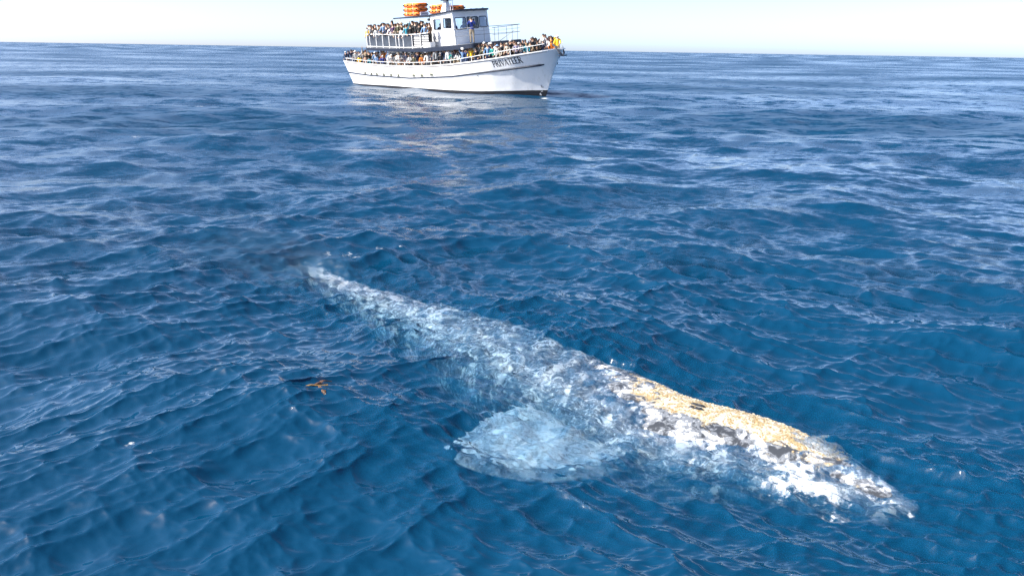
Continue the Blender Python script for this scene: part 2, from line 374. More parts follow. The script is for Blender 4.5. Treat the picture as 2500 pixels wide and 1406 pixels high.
wn = np.empty(len(wh_me.vertices) * 3, np.float32); wh_me.vertices.foreach_get('normal', wn); wn = wn.reshape(-1, 3)
brng = np.random.default_rng(8)
cand = np.where((crust > .38) & (wn[:, 2] > .1))[0]; pick = brng.choice(cand, min(420, len(cand)), replace=False)
bv, bf = [], []
for i in pick:
    n = Vector(wn[i]); a = n.orthogonal().normalized(); b = n.cross(a); r0 = .0045 * 3.6 ** brng.uniform(0, 1); h0 = r0 * brng.uniform(.35, .7); o = len(bv); ph0 = brng.uniform(0, 6)
    c0 = Vector(wc[i]) - n * .004
    for rr, hh in ((1.0, 0), (.85, .7), (.45, 1.0), (.30, .55)):
        for j in range(7):
            t = ph0 + 2 * PI * j / 7; w_ = r0 * rr * (1 + .15 * math.sin(3 * t)); bv.append(tuple(c0 + (a * math.cos(t) + b * math.sin(t)) * w_ + n * (h0 * hh + .004)))
    bf += [[o + int(x) for x in q] for q in grid_faces(4, 7)] + [[o + 21 + j for j in range(7)]]
bme = bpy.data.meshes.new('barnacle_crust'); bme.from_pydata(bv, [], bf)
def barnacle_mat():
    N = Nodes('barnacle'); p = N.n('NewGeometry').outputs['Position']
    c = N.mix(N.ramp(N.noise(p, 14.0, 3.0, .6), .38, .62), (.30, .22, .10), (.52, .48, .38))
    return N.surface(N.n('BsdfPrincipled', ins={'Base Color': c, 'Roughness': .55}))
bme.materials.append(barnacle_mat())
bo = link(bpy.data.objects.new('barnacle_crust', bme), whale); bo['kind'] = 'stuff'
# paired blowholes: two dark slits behind raised lips
k_b = int(.215 * 239)
for sg in (-1, 1):
    bm_ = bmesh.new(); vs_ = []
    c0 = ridge[k_b]; d0 = dirs[k_b]; s0 = side[k_b]
    for rr, hz_ in ((1.0, -.006), (.72, .012), (.40, .004), (.2, -.01)):
        ring_ = []
        for j in range(16):
            t = 2 * PI * j / 16; u = .085 * rr * math.cos(t); w_ = .022 * rr * math.sin(t) + sg * (.035 + .10 * (u + .13) * .35)
            p = c0 + d0 * u + s0 * w_; ring_.append(bm_.verts.new((p[0], p[1], top_z[k_b] + hz_ + .004 - w_ * w_ * .9)))
        vs_.append(ring_)
    for a, b in zip(vs_[:-1], vs_[1:]):
        for j in range(16): bm_.faces.new([a[j], a[(j + 1) % 16], b[(j + 1) % 16], b[j]])
    bm_.faces.new(vs_[-1]); bmesh.ops.recalc_face_normals(bm_, faces=bm_.faces)
    bl_me = bpy.data.meshes.new('blowhole'); bm_.to_mesh(bl_me); bm_.free()
    nb_ = Nodes('blowhole_skin'); bl_me.materials.append(nb_.surface(nb_.n('BsdfPrincipled', ins={'Base Color': (.016, .018, .022), 'Roughness': .3})))
    link(bpy.data.objects.new('blowhole', bl_me), whale)

# ------------------------------------------------------------------ materials for made things
MATS = {}
def paint(name, col, rough=0.45, dirt=0.10, metal=0.0, scale=3.0, bump=0.0, coat=0.0):
    """painted / fabric surface: base colour with faint uneven wear"""
    if name in MATS: return MATS[name]
    N = Nodes(name)
    oc = N.n('TexCoord').outputs['Object']
    n1 = N.noise(oc, scale, 6.0, 0.65)
    dark = tuple(c * (1 - 2.2 * dirt) for c in col)
    c = N.mix(N.ramp(n1, 0.30, 0.62), dark, col)
    sh = N.n('BsdfPrincipled', ins={'Base Color': c, 'Roughness': N.math('ADD', N.math('MULTIPLY', n1, 0.18), rough - 0.09), 'Metallic': metal})
    if coat: sh.inputs['Coat Weight'].default_value = coat; sh.inputs['Coat Roughness'].default_value = 0.115
    if bump:
        N.put(N.n('Bump', ins={'Strength': bump, 'Distance': 0.01, 'Height': N.noise(oc, scale * 12, 4.0, 0.6)}), sh.inputs['Normal'])
    MATS[name] = N.surface(sh); return MATS[name]
def hull_paint():
    N = Nodes('hull_white'); oc = N.n('TexCoord').outputs['Object']
    streak = N.noise(N.vmath('MULTIPLY', oc, (2.2, 2.2, 0.25)), 2.0, 6.0, 0.7)
    c = N.mix(N.ramp(streak, 0.52, 0.78), (0.80, 0.80, 0.79), (0.66, 0.64, 0.58))
    wav = N.n('Bump', ins={'Strength': 0.15, 'Distance': 0.05, 'Height': N.noise(oc, 0.9, 2.0, 0.5)})
    sh = N.n('BsdfPrincipled', ins={'Base Color': c, 'Roughness': 0.22, 'Coat Weight': 0.4, 'Coat Roughness': 0.08, 'Normal': wav})
    return N.surface(sh)
M_HULL = hull_paint()
M_WHITE = paint('white_paint', (0.84, 0.84, 0.83), 0.4, 0.03)
M_NAVY = paint('navy_paint', (0.008, 0.015, 0.034), 0.4, 0.12)
M_BLACK = paint('antifouling', (0.018, 0.018, 0.022), 0.5, 0.15)
M_DECK = paint('grey_deck', (0.30, 0.32, 0.34), 0.7, 0.15)
M_SLATE = paint('slate_canvas', (0.038, 0.052, 0.075), 0.8, 0.15, bump=0.3)
M_DARK = paint('dark_inside', (0.020, 0.022, 0.026), 0.7, 0.1)
M_STEEL = paint('stainless', (0.50, 0.51, 0.53), 0.3, 0.08, metal=0.9)
M_RAIL = paint('grey_rail', (0.09, 0.095, 0.105), 0.5, 0.1)
M_GALV = paint('galvanised_iron', (0.10, 0.11, 0.13), 0.55, 0.2, metal=0.4)
M_ORANGE = paint('orange_foam', (0.90, 0.22, 0.02), 0.6, 0.10, bump=0.2)
M_ROPE = paint('black_rope', (0.03, 0.03, 0.03), 0.8, 0.1)
M_LET = paint('black_lettering', (0.012, 0.014, 0.02), 0.5, 0.05)
M_TEAK = paint('varnished_trim', (0.30, 0.22, 0.14), 0.5, 0.2)
def glass_mat(name, tint, clear):
    N = Nodes(name)
    fr = N.n('Fresnel', ins={'IOR': 1.5})
    tr = N.n('BsdfTransparent', ins={'Color': tint}); gl = N.n('BsdfGlossy', ins={'Roughness': 0.03})
    if clear: return N.surface(N.n('MixShader', ins={0: fr, 1: tr, 2: gl}))
    return N.surface(N.n('BsdfPrincipled', ins={'Base Color': (*tint, 1) if len(tint) == 3 else tint, 'Roughness': 0.06, 'IOR': 1.5}))
M_GLASS = glass_mat('window_glass', (0.72, 0.82, 0.90), True)
M_DGLASS = glass_mat('tinted_glass', (0.035, 0.045, 0.055), False)

class MB:
    """collects shapes, builds ONE mesh object"""
    def __init__(s): s.v = []; s.f = []; s.mi = []
    def add(s, v, f, m=0):
        o = len(s.v); s.v += [tuple(map(float, p)) for p in v]
        for q in f:
            q = list(dict.fromkeys(int(a) for a in q))
            if len(q) > 2: s.f.append([a + o for a in q]); s.mi.append(m)
        return s
    def box(s, x0, x1, y0, y1, z0, z1, m=0):
        v = [(x, y, z) for x in (x0, x1) for y in (y0, y1) for z in (z0, z1)]
        return s.add(v, [(0, 1, 3, 2), (4, 6, 7, 5), (0, 4, 5, 1), (2, 3, 7, 6), (0, 2, 6, 4), (1, 5, 7, 3)], m)
    def tube(s, pts, r, n=8, m=0, cap=True):
        p = np.asarray(pts, float); rr = np.broadcast_to(np.asarray(r, float), (len(p),))
        t = np.gradient(p, axis=0); t /= np.linalg.norm(t, axis=1)[:, None] + 1e-9
        up = np.array([0, 0, 1.0]) if abs(t[:, 2]).mean() < 0.8 else np.array([0, 1.0, 0])
        a = np.cross(t, up); a /= np.linalg.norm(a, axis=1)[:, None] + 1e-9; b = np.cross(a, t)
        th = np.linspace(0, 2 * PI, n, endpoint=False)
        v = (p[:, None] + (a[:, None] * np.cos(th)[None, :, None] + b[:, None] * np.sin(th)[None, :, None]) * rr[:, None, None]).reshape(-1, 3)
        f = [tuple(q) for q in grid_faces(len(p), n)]
        if cap: f += [tuple(range(n))[::-1], tuple(range((len(p) - 1) * n, len(p) * n))]
        return s.add(v, f, m)
    def prism(s, poly, z0, z1, m=0, top=None):
        """plan polygon to a slab; z0/z1 numbers or functions of (x, y)"""
        n = len(poly); g = lambda z, p: z(*p) if callable(z) else z
        v = [(x, y, g(z0, (x, y))) for x, y in poly] + [(x, y, g(z1, (x, y))) for x, y in poly]
        f = [tuple(range(n))[::-1], tuple(range(n, 2 * n))] + [(i, (i + 1) % n, n + (i + 1) % n, n + i) for i in range(n)]
        return s.add(v, f, m)
    def build(s, name, mat, parent=None, smooth=False, sharp=35):
        me = bpy.data.meshes.new(name); me.from_pydata(s.v, [], s.f)
        for m in (mat if isinstance(mat, (list, tuple)) else [mat]): me.materials.append(m)
        me.polygons.foreach_set('material_index', s.mi)
        if smooth:
            me.polygons.foreach_set('use_smooth', [True] * len(me.polygons)); me.set_sharp_from_angle(angle=math.radians(sharp))
        me.update(); me.validate()
        bm = bmesh.new(); bm.from_mesh(me); bmesh.ops.recalc_face_normals(bm, faces=bm.faces); bm.to_mesh(me); bm.free()
        return link(bpy.data.objects.new(name, me), parent)
def share(o, name, parent, mat4):
    c = bpy.data.objects.new(name, o.data); link(c, parent); c.matrix_local = mat4; return c
def rrect(w, h, r, n=5):
    """rounded rectangle outline, centred"""
    out = []
    for cx, cy, a0 in ((w / 2 - r, h / 2 - r, 0), (-w / 2 + r, h / 2 - r, 90), (-w / 2 + r, -h / 2 + r, 180), (w / 2 - r, -h / 2 + r, 270)):
        for k in range(n + 1):
            a = math.radians(a0 + 90 * k / n); out.append((cx + r * math.cos(a), cy + r * math.sin(a)))
    return out

# ------------------------------------------------------------------ the passenger boat (local frame: X forward from the stern, Y to port, Z up from the waterline)
stem_w, quarter_w = spot(1332, 237)[:2], spot(846, 206)[:2]
dq = stem_w - quarter_w; HEAD = math.atan2(dq[1], dq[0]) - math.asin(2.8 / np.linalg.norm(dq))
hvec = np.array([math.cos(HEAD), math.sin(HEAD)]); stern_c = quarter_w + 2.8 * np.array([-hvec[1], hvec[0]])
BOAT_M = Matrix.Translation((stern_c[0], stern_c[1], 0)) @ Matrix.Rotation(HEAD, 4, 'Z') @ Matrix.Rotation(math.radians(4.5), 4, 'X')
boat = link(bpy.data.objects.new('passenger_boat', None)); boat.matrix_world = BOAT_M
tag(boat, 'white two-deck passenger boat named PRIVATEER crowded with sightseers', 'boat')
SH_X, SH_Z = [-.3, 4.5, 8, 11.2, 14, 16.9, 19.5, 21.5, 24.9, 26.2], [2.34, 2.19, 2.14, 2.16, 2.27, 2.46, 2.71, 2.93, 3.36, 3.56]
sheer = lambda x: float(np.interp(x, SH_X, SH_Z))
PU = [0, .08, .15, .3, .5, .65, .75, .83, .9, .95, .98, 1]
PW = [.80, .90, .94, .98, 1, .93, .80, .62, .40, .21, .09, .006]
PB = [.85, .93, .96, .99, 1, .985, .95, .88, .73, .52, .31, .03]
pw = lambda u: float(np.interp(u, PU, PW)); pb = lambda u: float(np.interp(u, PU, PB))
x_aft = lambda z: 0.72 - 0.43 * z if z > 0 else 0.72 + 0.9 * -z
x_stem = lambda z: 24.5 + 1.66 * z / 3.56 if z > 0 else 24.5 + z * 0.9
def hull_half(x, z):
    u = min(1, max(0, (x - x_aft(z)) / (x_stem(z) - x_aft(z)))); s_ = sheer(x)
    t = max(0, z / s_) ** 1.15
    b = (2.92 * (1 - t) + 3.12 * t) * (pw(u) * (1 - t) + pb(u) * t)
    if z < 0: b *= max(0.02, 1 - (z / -1.35) ** 2)
    return b
boot = lambda x: float(np.interp(x, [0, 8, 14, 20, 24.6], [0.30, 0.42, 0.40, 0.40, 0.52]))
def hull_rows(u):
    """heights up one station: keel .. boot line .. sheer"""
    xs = x_aft(2.2) + u * (x_stem(3.2) - x_aft(2.2))
    s_ = sheer(xs); b_ = boot(xs)
    return [-1.3, -1.0, -.6, -.25, 0.1, b_] + list(np.linspace(b_, s_, 15)[1:])
us = np.concatenate([np.linspace(0, .6, 31), np.linspace(.6, 1, 50)[1:]])
hm = MB(); nrw = 20
for sgn in (-1, 1):
    g = []
    for u in us:
        for z in hull_rows(u):
            x = x_aft(z) + u * (x_stem(z) - x_aft(z)); g.append((x, sgn * hull_half(x, z), z))
    f = grid_faces(len(us), nrw, wrap=False)
    low = [q for i, q in enumerate(f) if i % (nrw - 1) < 5]; hi = [q for i, q in enumerate(f) if i % (nrw - 1) >= 5]
    o = len(hm.v); hm.v += g
    for q in low: hm.f.append([int(a) + o for a in (q if sgn > 0 else q[::-1])]); hm.mi.append(1)
    for q in hi: hm.f.append([int(a) + o for a in (q if sgn > 0 else q[::-1])]); hm.mi.append(0)
n_ = len(us) * nrw; e_ = (len(us) - 1) * nrw
for k in range(nrw - 1): hm.f.append([e_ + k, n_ + e_ + k, n_ + e_ + k + 1, e_ + k + 1]); hm.mi.append(1 if k < 5 else 0)   # rounded stem
# transom closes the stern
for k in range(nrw - 1): hm.f.append([k, k + 1, n_ + k + 1, n_ + k]); hm.mi.append(1 if k < 5 else 0)
hull = hm.build('hull', [M_HULL, M_BLACK], boat, smooth=True, sharp=40)
def deck_outline(dz, inset, x0, x1, n=44):
    xs = np.linspace(x0, x1, n)
    st = [(x, -max(0.02, hull_half(x, sheer(x) - dz) - inset)) for x in xs]
    return st + [(x, -y) for x, y in st[::-1]]
deck_z = lambda x: sheer(x) - 0.62
main_deck = MB()
dol = deck_outline(.62, .03, 0.15, 25.6)
nd = len(dol) // 2
main_deck.add([(x, y, deck_z(x)) for x, y in dol], [(i, i + 1, len(dol) - 2 - i, len(dol) - 1 - i) for i in range(nd - 1)])
main_deck.build('main_deck', M_DECK, boat)
for sgn in (-1, 1):                                       # cap rail, trim line, rubbing strake
    xs = np.linspace(-.22, 26.0, 90)
    c = MB(); cv = []
    for x in xs:
        b = hull_half(x, sheer(x)); cv += [(x, sgn * (b + .05), sheer(x) - .015), (x, sgn * (b + .05), sheer(x) + .05), (x, sgn * max(.0, b - .10), sheer(x) + .05), (x, sgn * max(0, b - .10), sheer(x) - .015)]
    c.add(cv, [tuple(q) for q in grid_faces(90, 4)]).build('cap_rail', M_WHITE, boat)
    c = MB(); c.tube([(x, sgn * (hull_half(x, sheer(x) - .09) + .004), sheer(x) - .09) for x in np.linspace(.2, 25.6, 80)], .016, 6).build('trim_line', M_TEAK, hull)
    sx = np.linspace(.15, 25.15, 110); sz = np.interp(sx, [0, 5, 11, 16.7, 21.2, 25.15], [1.32, 1.20, 1.19, 1.50, 2.00, 2.45])
    rr_ = .055 + .03 * sstep(sx, 18, 24); rr_ = rr_ * np.sqrt(np.clip((25.2 - sx) / .25, .05, 1))
    c = MB(); c.tube([(x, sgn * (hull_half(x, z)), z) for x, z in zip(sx, sz)], rr_, 10).build('rubbing_strake', M_NAVY, hull, smooth=True)
# portholes, scuppers
for k, (x, z) in enumerate([(3.72, 1.40), (4.82, 1.36), (5.78, 1.36), (6.98, 1.36), (8.15, 1.36), (9.3, 1.36), (11.64, 1.43), (12.82, 1.47), (14.16, 1.58)]):
    w_ = .34 if k < 6 else .44
    c = MB(); yo = -hull_half(x, z)
    ring = rrect(w_, .22, .05); inn = rrect(w_ - .07, .15, .03); nn = len(ring)
    yl = lambda a, e: -hull_half(x + a, z) - e
    c.add([(x + a, yl(a, .012), z + b) for a, b in ring] + [(x + a, yl(a, .030), z + b) for a, b in inn], [(i, (i + 1) % nn, nn + (i + 1) % nn, nn + i) for i in range(nn)], 0)
    c.add([(x + a, yl(a, .016), z + b) for a, b in inn], [tuple(range(nn))], 1)
    c.build('porthole', [paint('brass_frame', (.30, .28, .17), .5, .2), paint('porthole_glass', (.10, .11, .09), .2, .15)], hull)
for x, z in ((17.0, 1.22), (19.6, 1.62)):
    c = MB(); yo = -hull_half(x, z); c.tube([(x, yo + .02, z), (x, yo - .02, z)], .045, 10).build('scupper', M_DARK, hull)
# lettering: strokes as polygons in a unit cell, laid on the hull
def arc(cx, cy, rx, ry, a0, a1, n=10): return [(cx + rx * math.cos(math.radians(a0 + (a1 - a0) * k / n)), cy + ry * math.sin(math.radians(a0 + (a1 - a0) * k / n))) for k in range(n + 1)]
def stroke(poly, w): return [('s', poly, w)]
V_ = .17; T_ = .085
def serif(x, y, w=.30): return ('q', [(x - w / 2, y - .03), (x + w / 2, y - .03), (x + w / 2, y + .03), (x - w / 2, y + .03)])
GL = {
 'P': (.66, [('s', [(.16, 0), (.16, 1)], V_), ('s', [(.16, .95)] + arc(.30, .73, .27, .24, 88, -88) + [(.16, .49)], T_ + .03), serif(.16, .02), serif(.10, .98, .2)]),
 'R': (.80, [('s', [(.16, 0), (.16, 1)], V_), ('s', [(.16, .95)] + arc(.30, .74, .26, .22, 88, -88) + [(.16, .52)], T_ + .03), ('s', [(.34, .52), (.72, -.02)], V_), serif(.16, .02), serif(.10, .98, .2)]),
 'I': (.36, [('s', [(.16, 0), (.16, 1)], V_), serif(.16, .02), serif(.16, .98)]),
 'V': (.80, [('s', [(.10, 1), (.42, 0)], V_), ('s', [(.42, 0), (.72, 1)], T_), serif(.10, .98, .28), serif(.72, .98, .24)]),
 'A': (.84, [('s', [(.08, 0), (.40, 1)], T_), ('s', [(.40, 1), (.74, 0)], V_), ('s', [(.20, .34), (.62, .34)], T_), serif(.08, .02, .24), serif(.74, .02, .28)]),
 'T': (.74, [('s', [(.36, 0), (.36, 1)], V_), ('s', [(.0, .95), (.72, .95)], T_ + .02), ('s', [(.03, .95), (.01, .80)], T_), ('s', [(.69, .95), (.71, .80)], T_), serif(.36, .02)]),
 'E': (.62, [('s', [(.16, 0), (.16, 1)], V_), ('s', [(.1, .95), (.54, .95)], T_ + .02), ('s', [(.16, .51), (.46, .51)], T_), ('s', [(.1, .05), (.56, .05)], T_ + .02), ('s', [(.54, .95), (.55, .84)], T_), ('s', [(.56, .05), (.58, .18)], T_)]),
 '6': (.6, [('s', [(.44, .95)] + arc(.30, .62, .22, .3, 80, 180) + arc(.28, .28, .2, .25, 180, 520, 18), .10)]),
 '5': (.6, [('s', [(.46, .95), (.14, .95), (.12, .56)] + arc(.26, .32, .22, .28, 110, -150, 14), .11)]),
 '4': (.6, [('s', [(.36, 0), (.36, 1), (.04, .34), (.54, .34)], .11)]),
}
def letter_object(ch, x0, z0, sx, sz, slope, mat, slant=0.0, name='letter'):
    m = MB()
    def lay(p):
        gx_, gz_ = p; X = x0 + gx_ * sx + slant * gz_; Z = z0 + gz_ * sz + slope * (X - x0)
        return (X, -hull_half(X, Z) - .012, Z)
    for it in GL[ch][1]:
        if it[0] == 'q': m.add([lay(p) for p in it[1]], [(0, 1, 2, 3)])
        else:
            p = np.array(it[1], float); w_ = it[2]
            q = [p[0]]
            for a, b in zip(p[:-1], p[1:]): q += [a + (b - a) * t for t in np.linspace(0, 1, 4)[1:]]
            p = np.array(q); t = np.gradient(p, axis=0); t /= np.linalg.norm(t, axis=1)[:, None] + 1e-9
            nrm_ = np.stack([-t[:, 1], t[:, 0]], -1) * w_ / 2; k = len(p)
            m.add([lay(a) for a in p + nrm_] + [lay(a) for a in p - nrm_], [(i, i + 1, k + i + 1, k + i) for i in range(k - 1)])
    return m.build(name, mat, hull)
tot = sum(GL[c][0] for c in 'PRIVATEER'); xc = 21.42; sxl = (23.92 - 21.42) / tot
for ch in 'PRIVATEER':
    sl = .132
    letter_object(ch, xc, 2.30 + sl * (xc - 21.42), sxl, .44 + .02 * (xc - 21.4), sl, M_LET); xc += GL[ch][0] * sxl
for ch, z, m in (('6', .70, M_LET), ('5', .39, M_WHITE), ('4', .10, M_WHITE)):
    letter_object(ch, x_stem(z) - .42, z, .26, .22, 0, m, name='draft_mark')
# main deck rails
rail_dz = lambda x: float(np.interp(x, [0, 17, 21, 26], [.30, .32, .42, .50]))
post0 = None
for sgn in (-1, 1):
    r = MB(); r.tube([(x, sgn * max(.05, hull_half(x, sheer(x)) - .05), sheer(x) + rail_dz(x)) for x in np.linspace(.1, 25.5, 80)], .020, 8).build('hand_rail', M_WHITE, boat, smooth=True)
    for x in np.arange(.3, 25.6, 1.27):
        if post0 is None:
            post0 = MB().tube([(0, 0, 0), (0, 0, 1)], .022, 8).build('rail_post', M_WHITE, boat, smooth=True); o = post0
        else: o = share(post0, 'rail_post', boat, Matrix())
        o.matrix_local = Matrix.Translation((x, sgn * max(.05, hull_half(x, sheer(x)) - .05), sheer(x) + .03)) @ Matrix.Diagonal((1, 1, rail_dz(x) - .03, 1))
MB().tube([(.12, y, sheer(0) + .30) for y in np.linspace(-2.5, 2.5, 8)], .026, 8).build('hand_rail', M_WHITE, boat, smooth=True)

# main cabin with windows
def wall_window(parent, origin, right, up, w_, h_, glass, frame, r=.10, fr=.05, name='window', proud=.012):
    """glass pane and a rounded gasket round it, as one window part with a frame sub-part"""
    o, a, b = Vector(origin), Vector(right).normalized(), Vector(up).normalized(); n = a.cross(b).normalized()
    P = lambda u, v, e: tuple(o + a * u + b * v + n * e)
    inn = rrect(w_ - 2 * fr, h_ - 2 * fr, max(.02, r - fr)); out = rrect(w_, h_, r); k = len(inn)
    pane = MB().add([P(u, v, proud * .3) for u, v in inn], [tuple(range(k))]).build(name, glass, parent)
    g = MB(); g.add([P(u, v, proud) for u, v in inn] + [P(u, v, proud) for u, v in out] + [P(u, v, -.01) for u, v in out] + [P(u, v, -.03) for u, v in inn],
        [(i, (i + 1) % k, k + (i + 1) % k, k + i) for i in range(k)] + [(k + i, k + (i + 1) % k, 2 * k + (i + 1) % k, 2 * k + i) for i in range(k)] + [(3 * k + i, 3 * k + (i + 1) % k, (i + 1) % k, i) for i in range(k)])
    g.build('window_frame', frame, pane if name == 'window' else parent)
    return pane
deck2 = lambda x, y=0: float(np.interp(x, [4.3, 10.6, 12.2, 16.9, 19.3], [3.62, 3.56, 3.60, 3.87, 4.05]))   # top of the upper deck
CX0, CX1, CY = 6.6, 18.6, 2.08
cab = MB(); xs = np.linspace(CX0, CX1, 13)
cp = [(x, -CY) for x in xs] + [(x, CY) for x in xs[::-1]]
cab.prism(cp, lambda x, y: deck_z(x) + .01, lambda x, y: deck2(x) - .20)
cabin = cab.build('main_cabin', paint('cabin_grey_white', (.66, .67, .69), .5, .08), boat)
for x0, x1 in ((6.95, 7.85), (8.0, 8.95), (9.15, 10.05), (10.25, 11.15), (11.45, 12.55), (15.5, 16.4), (16.7, 17.5), (17.6, 18.4)):
    z1 = min(deck2(x0), deck2(x1)) - .36; wall_window(cabin, ((x0 + x1) / 2, -CY, z1 - .42), (1, 0, 0), (0, 0, 1), x1 - x0 - .06, .84, M_DGLASS, M_WHITE, r=.12)
for y in (-1.35, -.45, .45, 1.35):
    wall_window(cabin, (CX1, y, deck2(CX1) - .80), (0, 1, 0), (0, 0, 1), .78, .70, M_DGLASS, M_WHITE, r=.1)
wall_window(cabin, (13.0, -CY, deck_z(13) + .95), (1, 0, 0), (0, 0, 1), .75, 1.75, M_DARK, M_WHITE, r=.1, name='door')
# upper deck slab with navy edge
def plan_deck(x0, x1, hw, inset=0, hw0=None):
    pts = [(x0 + inset, -(hw0 or hw) + inset), (x0 + 3, -hw + inset)] + [(x, -hw + inset) for x in np.linspace(x0 + 4, x1 - 3.2, 8)]
    for t in np.linspace(0, 1, 9)[1:]:
        a = t * PI / 2; pts.append((x1 - 3.2 + 3.2 * math.sin(a) ** .75 - inset * t, -(hw - (hw - 2.45) * t ** 2) + inset))
    pts += [(x1 - inset, -1.2), (x1 - inset, 0), (x1 - inset, 1.2)]
    return pts + [(x, -y) for x, y in pts[::-1] if y < -1.25]
ud = plan_deck(4.35, 19.3, 2.9)
thk = lambda x: float(np.interp(x, [4.3, 11, 13, 19.3], [.22, .22, .31, .33]))
MB().prism(ud, lambda x, y: deck2(x) - thk(x), lambda x, y: deck2(x)).build('upper_deck', M_NAVY, boat)
MB().prism(plan_deck(4.35, 19.3, 2.9, .06), lambda x, y: deck2(x) + .002, lambda x, y: deck2(x) + .02).build('deck_covering', M_DECK, boat)
for x in (5.95,):
    for sgn in (-1, 1): MB().tube([(x, sgn * 2.7, deck_z(x)), (x, sgn * 2.7, deck2(x) - .16)], .05, 8).build('deck_post', M_NAVY, boat, smooth=True)
for x in (11.25, 15.9):
    for sgn in (-1, 1): MB().box(x - .10, x + .10, sgn * 2.75 - .06, sgn * 2.75 + .06, deck2(x) - .36, deck2(x) - .16).build('deck_bracket', M_NAVY, boat)
for x in (13.25, 18.2): MB().box(x - .14, x + .14, -2.86, -2.70, deck2(x) - .36, deck2(x) - .22).build('deck_light', M_WHITE, boat)
# aft rail of the upper deck with canvas panels
rail2 = lambda x: deck2(x) + 1.16
edge_y = lambda x: -float(np.interp(x, [4.35, 7.35], [2.82, 2.84]))
px_ = [4.5, 5.0, 6.05, 7.1, 8.1, 9.15, 9.62, 10.25, 11.55]
postw = MB().box(-.022, .022, -.022, .022, 0, 1).build('rail_post', M_WHITE, boat); postw.hide_render = False
first = True
for sgn in (1, -1):
    for k, x in enumerate(px_ + [12.75]):
        o = postw if first else share(postw, 'rail_post', boat, Matrix()); first = False
        o.matrix_local = Matrix.Translation((x, sgn * edge_y(x), deck2(x))) @ Matrix.Diagonal((1, 1, 1.14, 1))
    MB().tube([(x, sgn * edge_y(x), rail2(x)) for x in np.linspace(4.45, 13.9, 12)], .035, 8).build('hand_rail', M_WHITE, boat, smooth=True)
    MB().tube([(x, sgn * edge_y(x), deck2(x) + .12) for x in np.linspace(4.45, 13.9, 12)], .03, 8).build('foot_rail', M_WHITE, boat, smooth=True)
    for k, (a, b) in enumerate(zip(px_[:-1], px_[1:])):
        m = MB(); g = []; sag = .03 + .02 * (k % 3)
        for v in np.linspace(0, 1, 7):
            for u in np.linspace(0, 1, 9):
                xx = a + .075 + (b - a - .15) * u; e = sag * math.sin(PI * u) * math.sin(PI * v)
                zz = deck2(xx) + .17 + v * .90 - .05 * math.sin(PI * u) * v; g.append((xx, sgn * (edge_y(xx)) + sgn * e, zz))
        m.add(g, [tuple(q) for q in grid_faces(7, 9, wrap=False)]); pn = m.build('canvas_panel', M_SLATE, boat, smooth=True)
        for u_ in (.05, .1):
            lz = MB()
            for v in np.linspace(.06, .94, 7):
                for ex, dx in ((a, 1), (b, -1)):
                    lz.box(ex, ex + dx * .07, sgn * edge_y(ex) - .012, sgn * edge_y(ex) + .012, deck2(ex) + .17 + v * .9 - .008, deck2(ex) + .17 + v * .9 + .008)
            if u_ == .05: o = lz.build('lashing', M_WHITE, pn); o['kind'] = 'stuff'
MB().tube([(4.45, y, rail2(4.45)) for y in np.linspace(-2.8, 2.8, 6)], .035, 8).build('hand_rail', M_WHITE, boat, smooth=True)
slat0 = None                                              # white slats beside the wheelhouse, with dark gaps between them
for k in range(7):
    for x0, x1 in ((11.68, 12.68), (12.82, 13.75)):
        z = deck2(12.4) + .20 + k * .135
        if slat0 is None: slat0 = MB().box(0, 1, -.012, .012, 0, .055).build('slat', M_WHITE, boat); o = slat0
        else: o = share(slat0, 'slat', boat, Matrix())
        o.matrix_local = Matrix.Translation((x0, -2.74, z)) @ Matrix.Diagonal((x1 - x0, 1, 1, 1))
MB().box(11.65, 12.72, -2.70, -2.35, deck2(12.2) + .03, deck2(12.2) + 1.05).build('gap_shade', M_DARK, boat)  # dark boxes behind the slats, their colour stands for the shade in the gaps
MB().box(12.80, 13.72, -2.70, -2.35, deck2(13) + .5, deck2(13) + 1.05).build('gap_shade', M_DARK, boat)
MB().box(12.95, 13.9, -2.74, -2.2, deck2(13) + .03, deck2(13) + .46).build('deck_box', M_WHITE, boat)
# wheelhouse: panels with openings
roof_z = lambda x: float(np.interp(x, [7.7, 10.5, 12.9, 16.6], [5.98, 6.05, 6.13, 6.47]))
def panel(P, w_, h0, h1, holes, th=.06):
    """wall between u=0..w, v=0..h(u) minus rectangular holes; P maps (u, v, e) to the boat"""
    us_ = sorted({0, w_, *[a for q in holes for a in q[:2]]}); vs = sorted({0, *[a for q in holes for a in q[2:]]}); m = MB()
    hh = lambda u: h0 + (h1 - h0) * u / w_
    for a, b in zip(us_[:-1], us_[1:]):
        vv = vs + [None]
        for c, d in zip(vv[:-1], vv[1:]):
            if any(q[0] <= a + 1e-6 and q[1] >= b - 1e-6 and q[2] <= c + 1e-6 and d is not None and q[3] >= d - 1e-6 for q in holes): continue
            da, db = (hh(a), hh(b)) if d is None else (d, d)
            m.add([P(a, c, 0), P(b, c, 0), P(b, db, 0), P(a, da, 0), P(a, c, -th), P(b, c, -th), P(b, db, -th), P(a, da, -th)],
                  [(0, 1, 2, 3), (7, 6, 5, 4), (0, 4, 5, 1), (1, 5, 6, 2), (2, 6, 7, 3), (3, 7, 4, 0)])
    return m
WX0, WXF, WXB, WY = 13.0, 15.95, 16.25, 1.86              # aft end, front at the roof, front at the deck, half width
wb = 4.0 - .12
zb = lambda x: deck2(x) + .0
M_WH = M_WHITE
sideP = lambda sg: (lambda u, v, e: (WX0 + u * (1 + (WXB - WXF) / 3.25 * (1 - v / 2.3) * 0) , sg * (WY + e), zb(WX0) + v))
holes_side = [(.42, 1.38, 1.42, 2.20), (1.72, 2.78, 1.52, 2.27)]
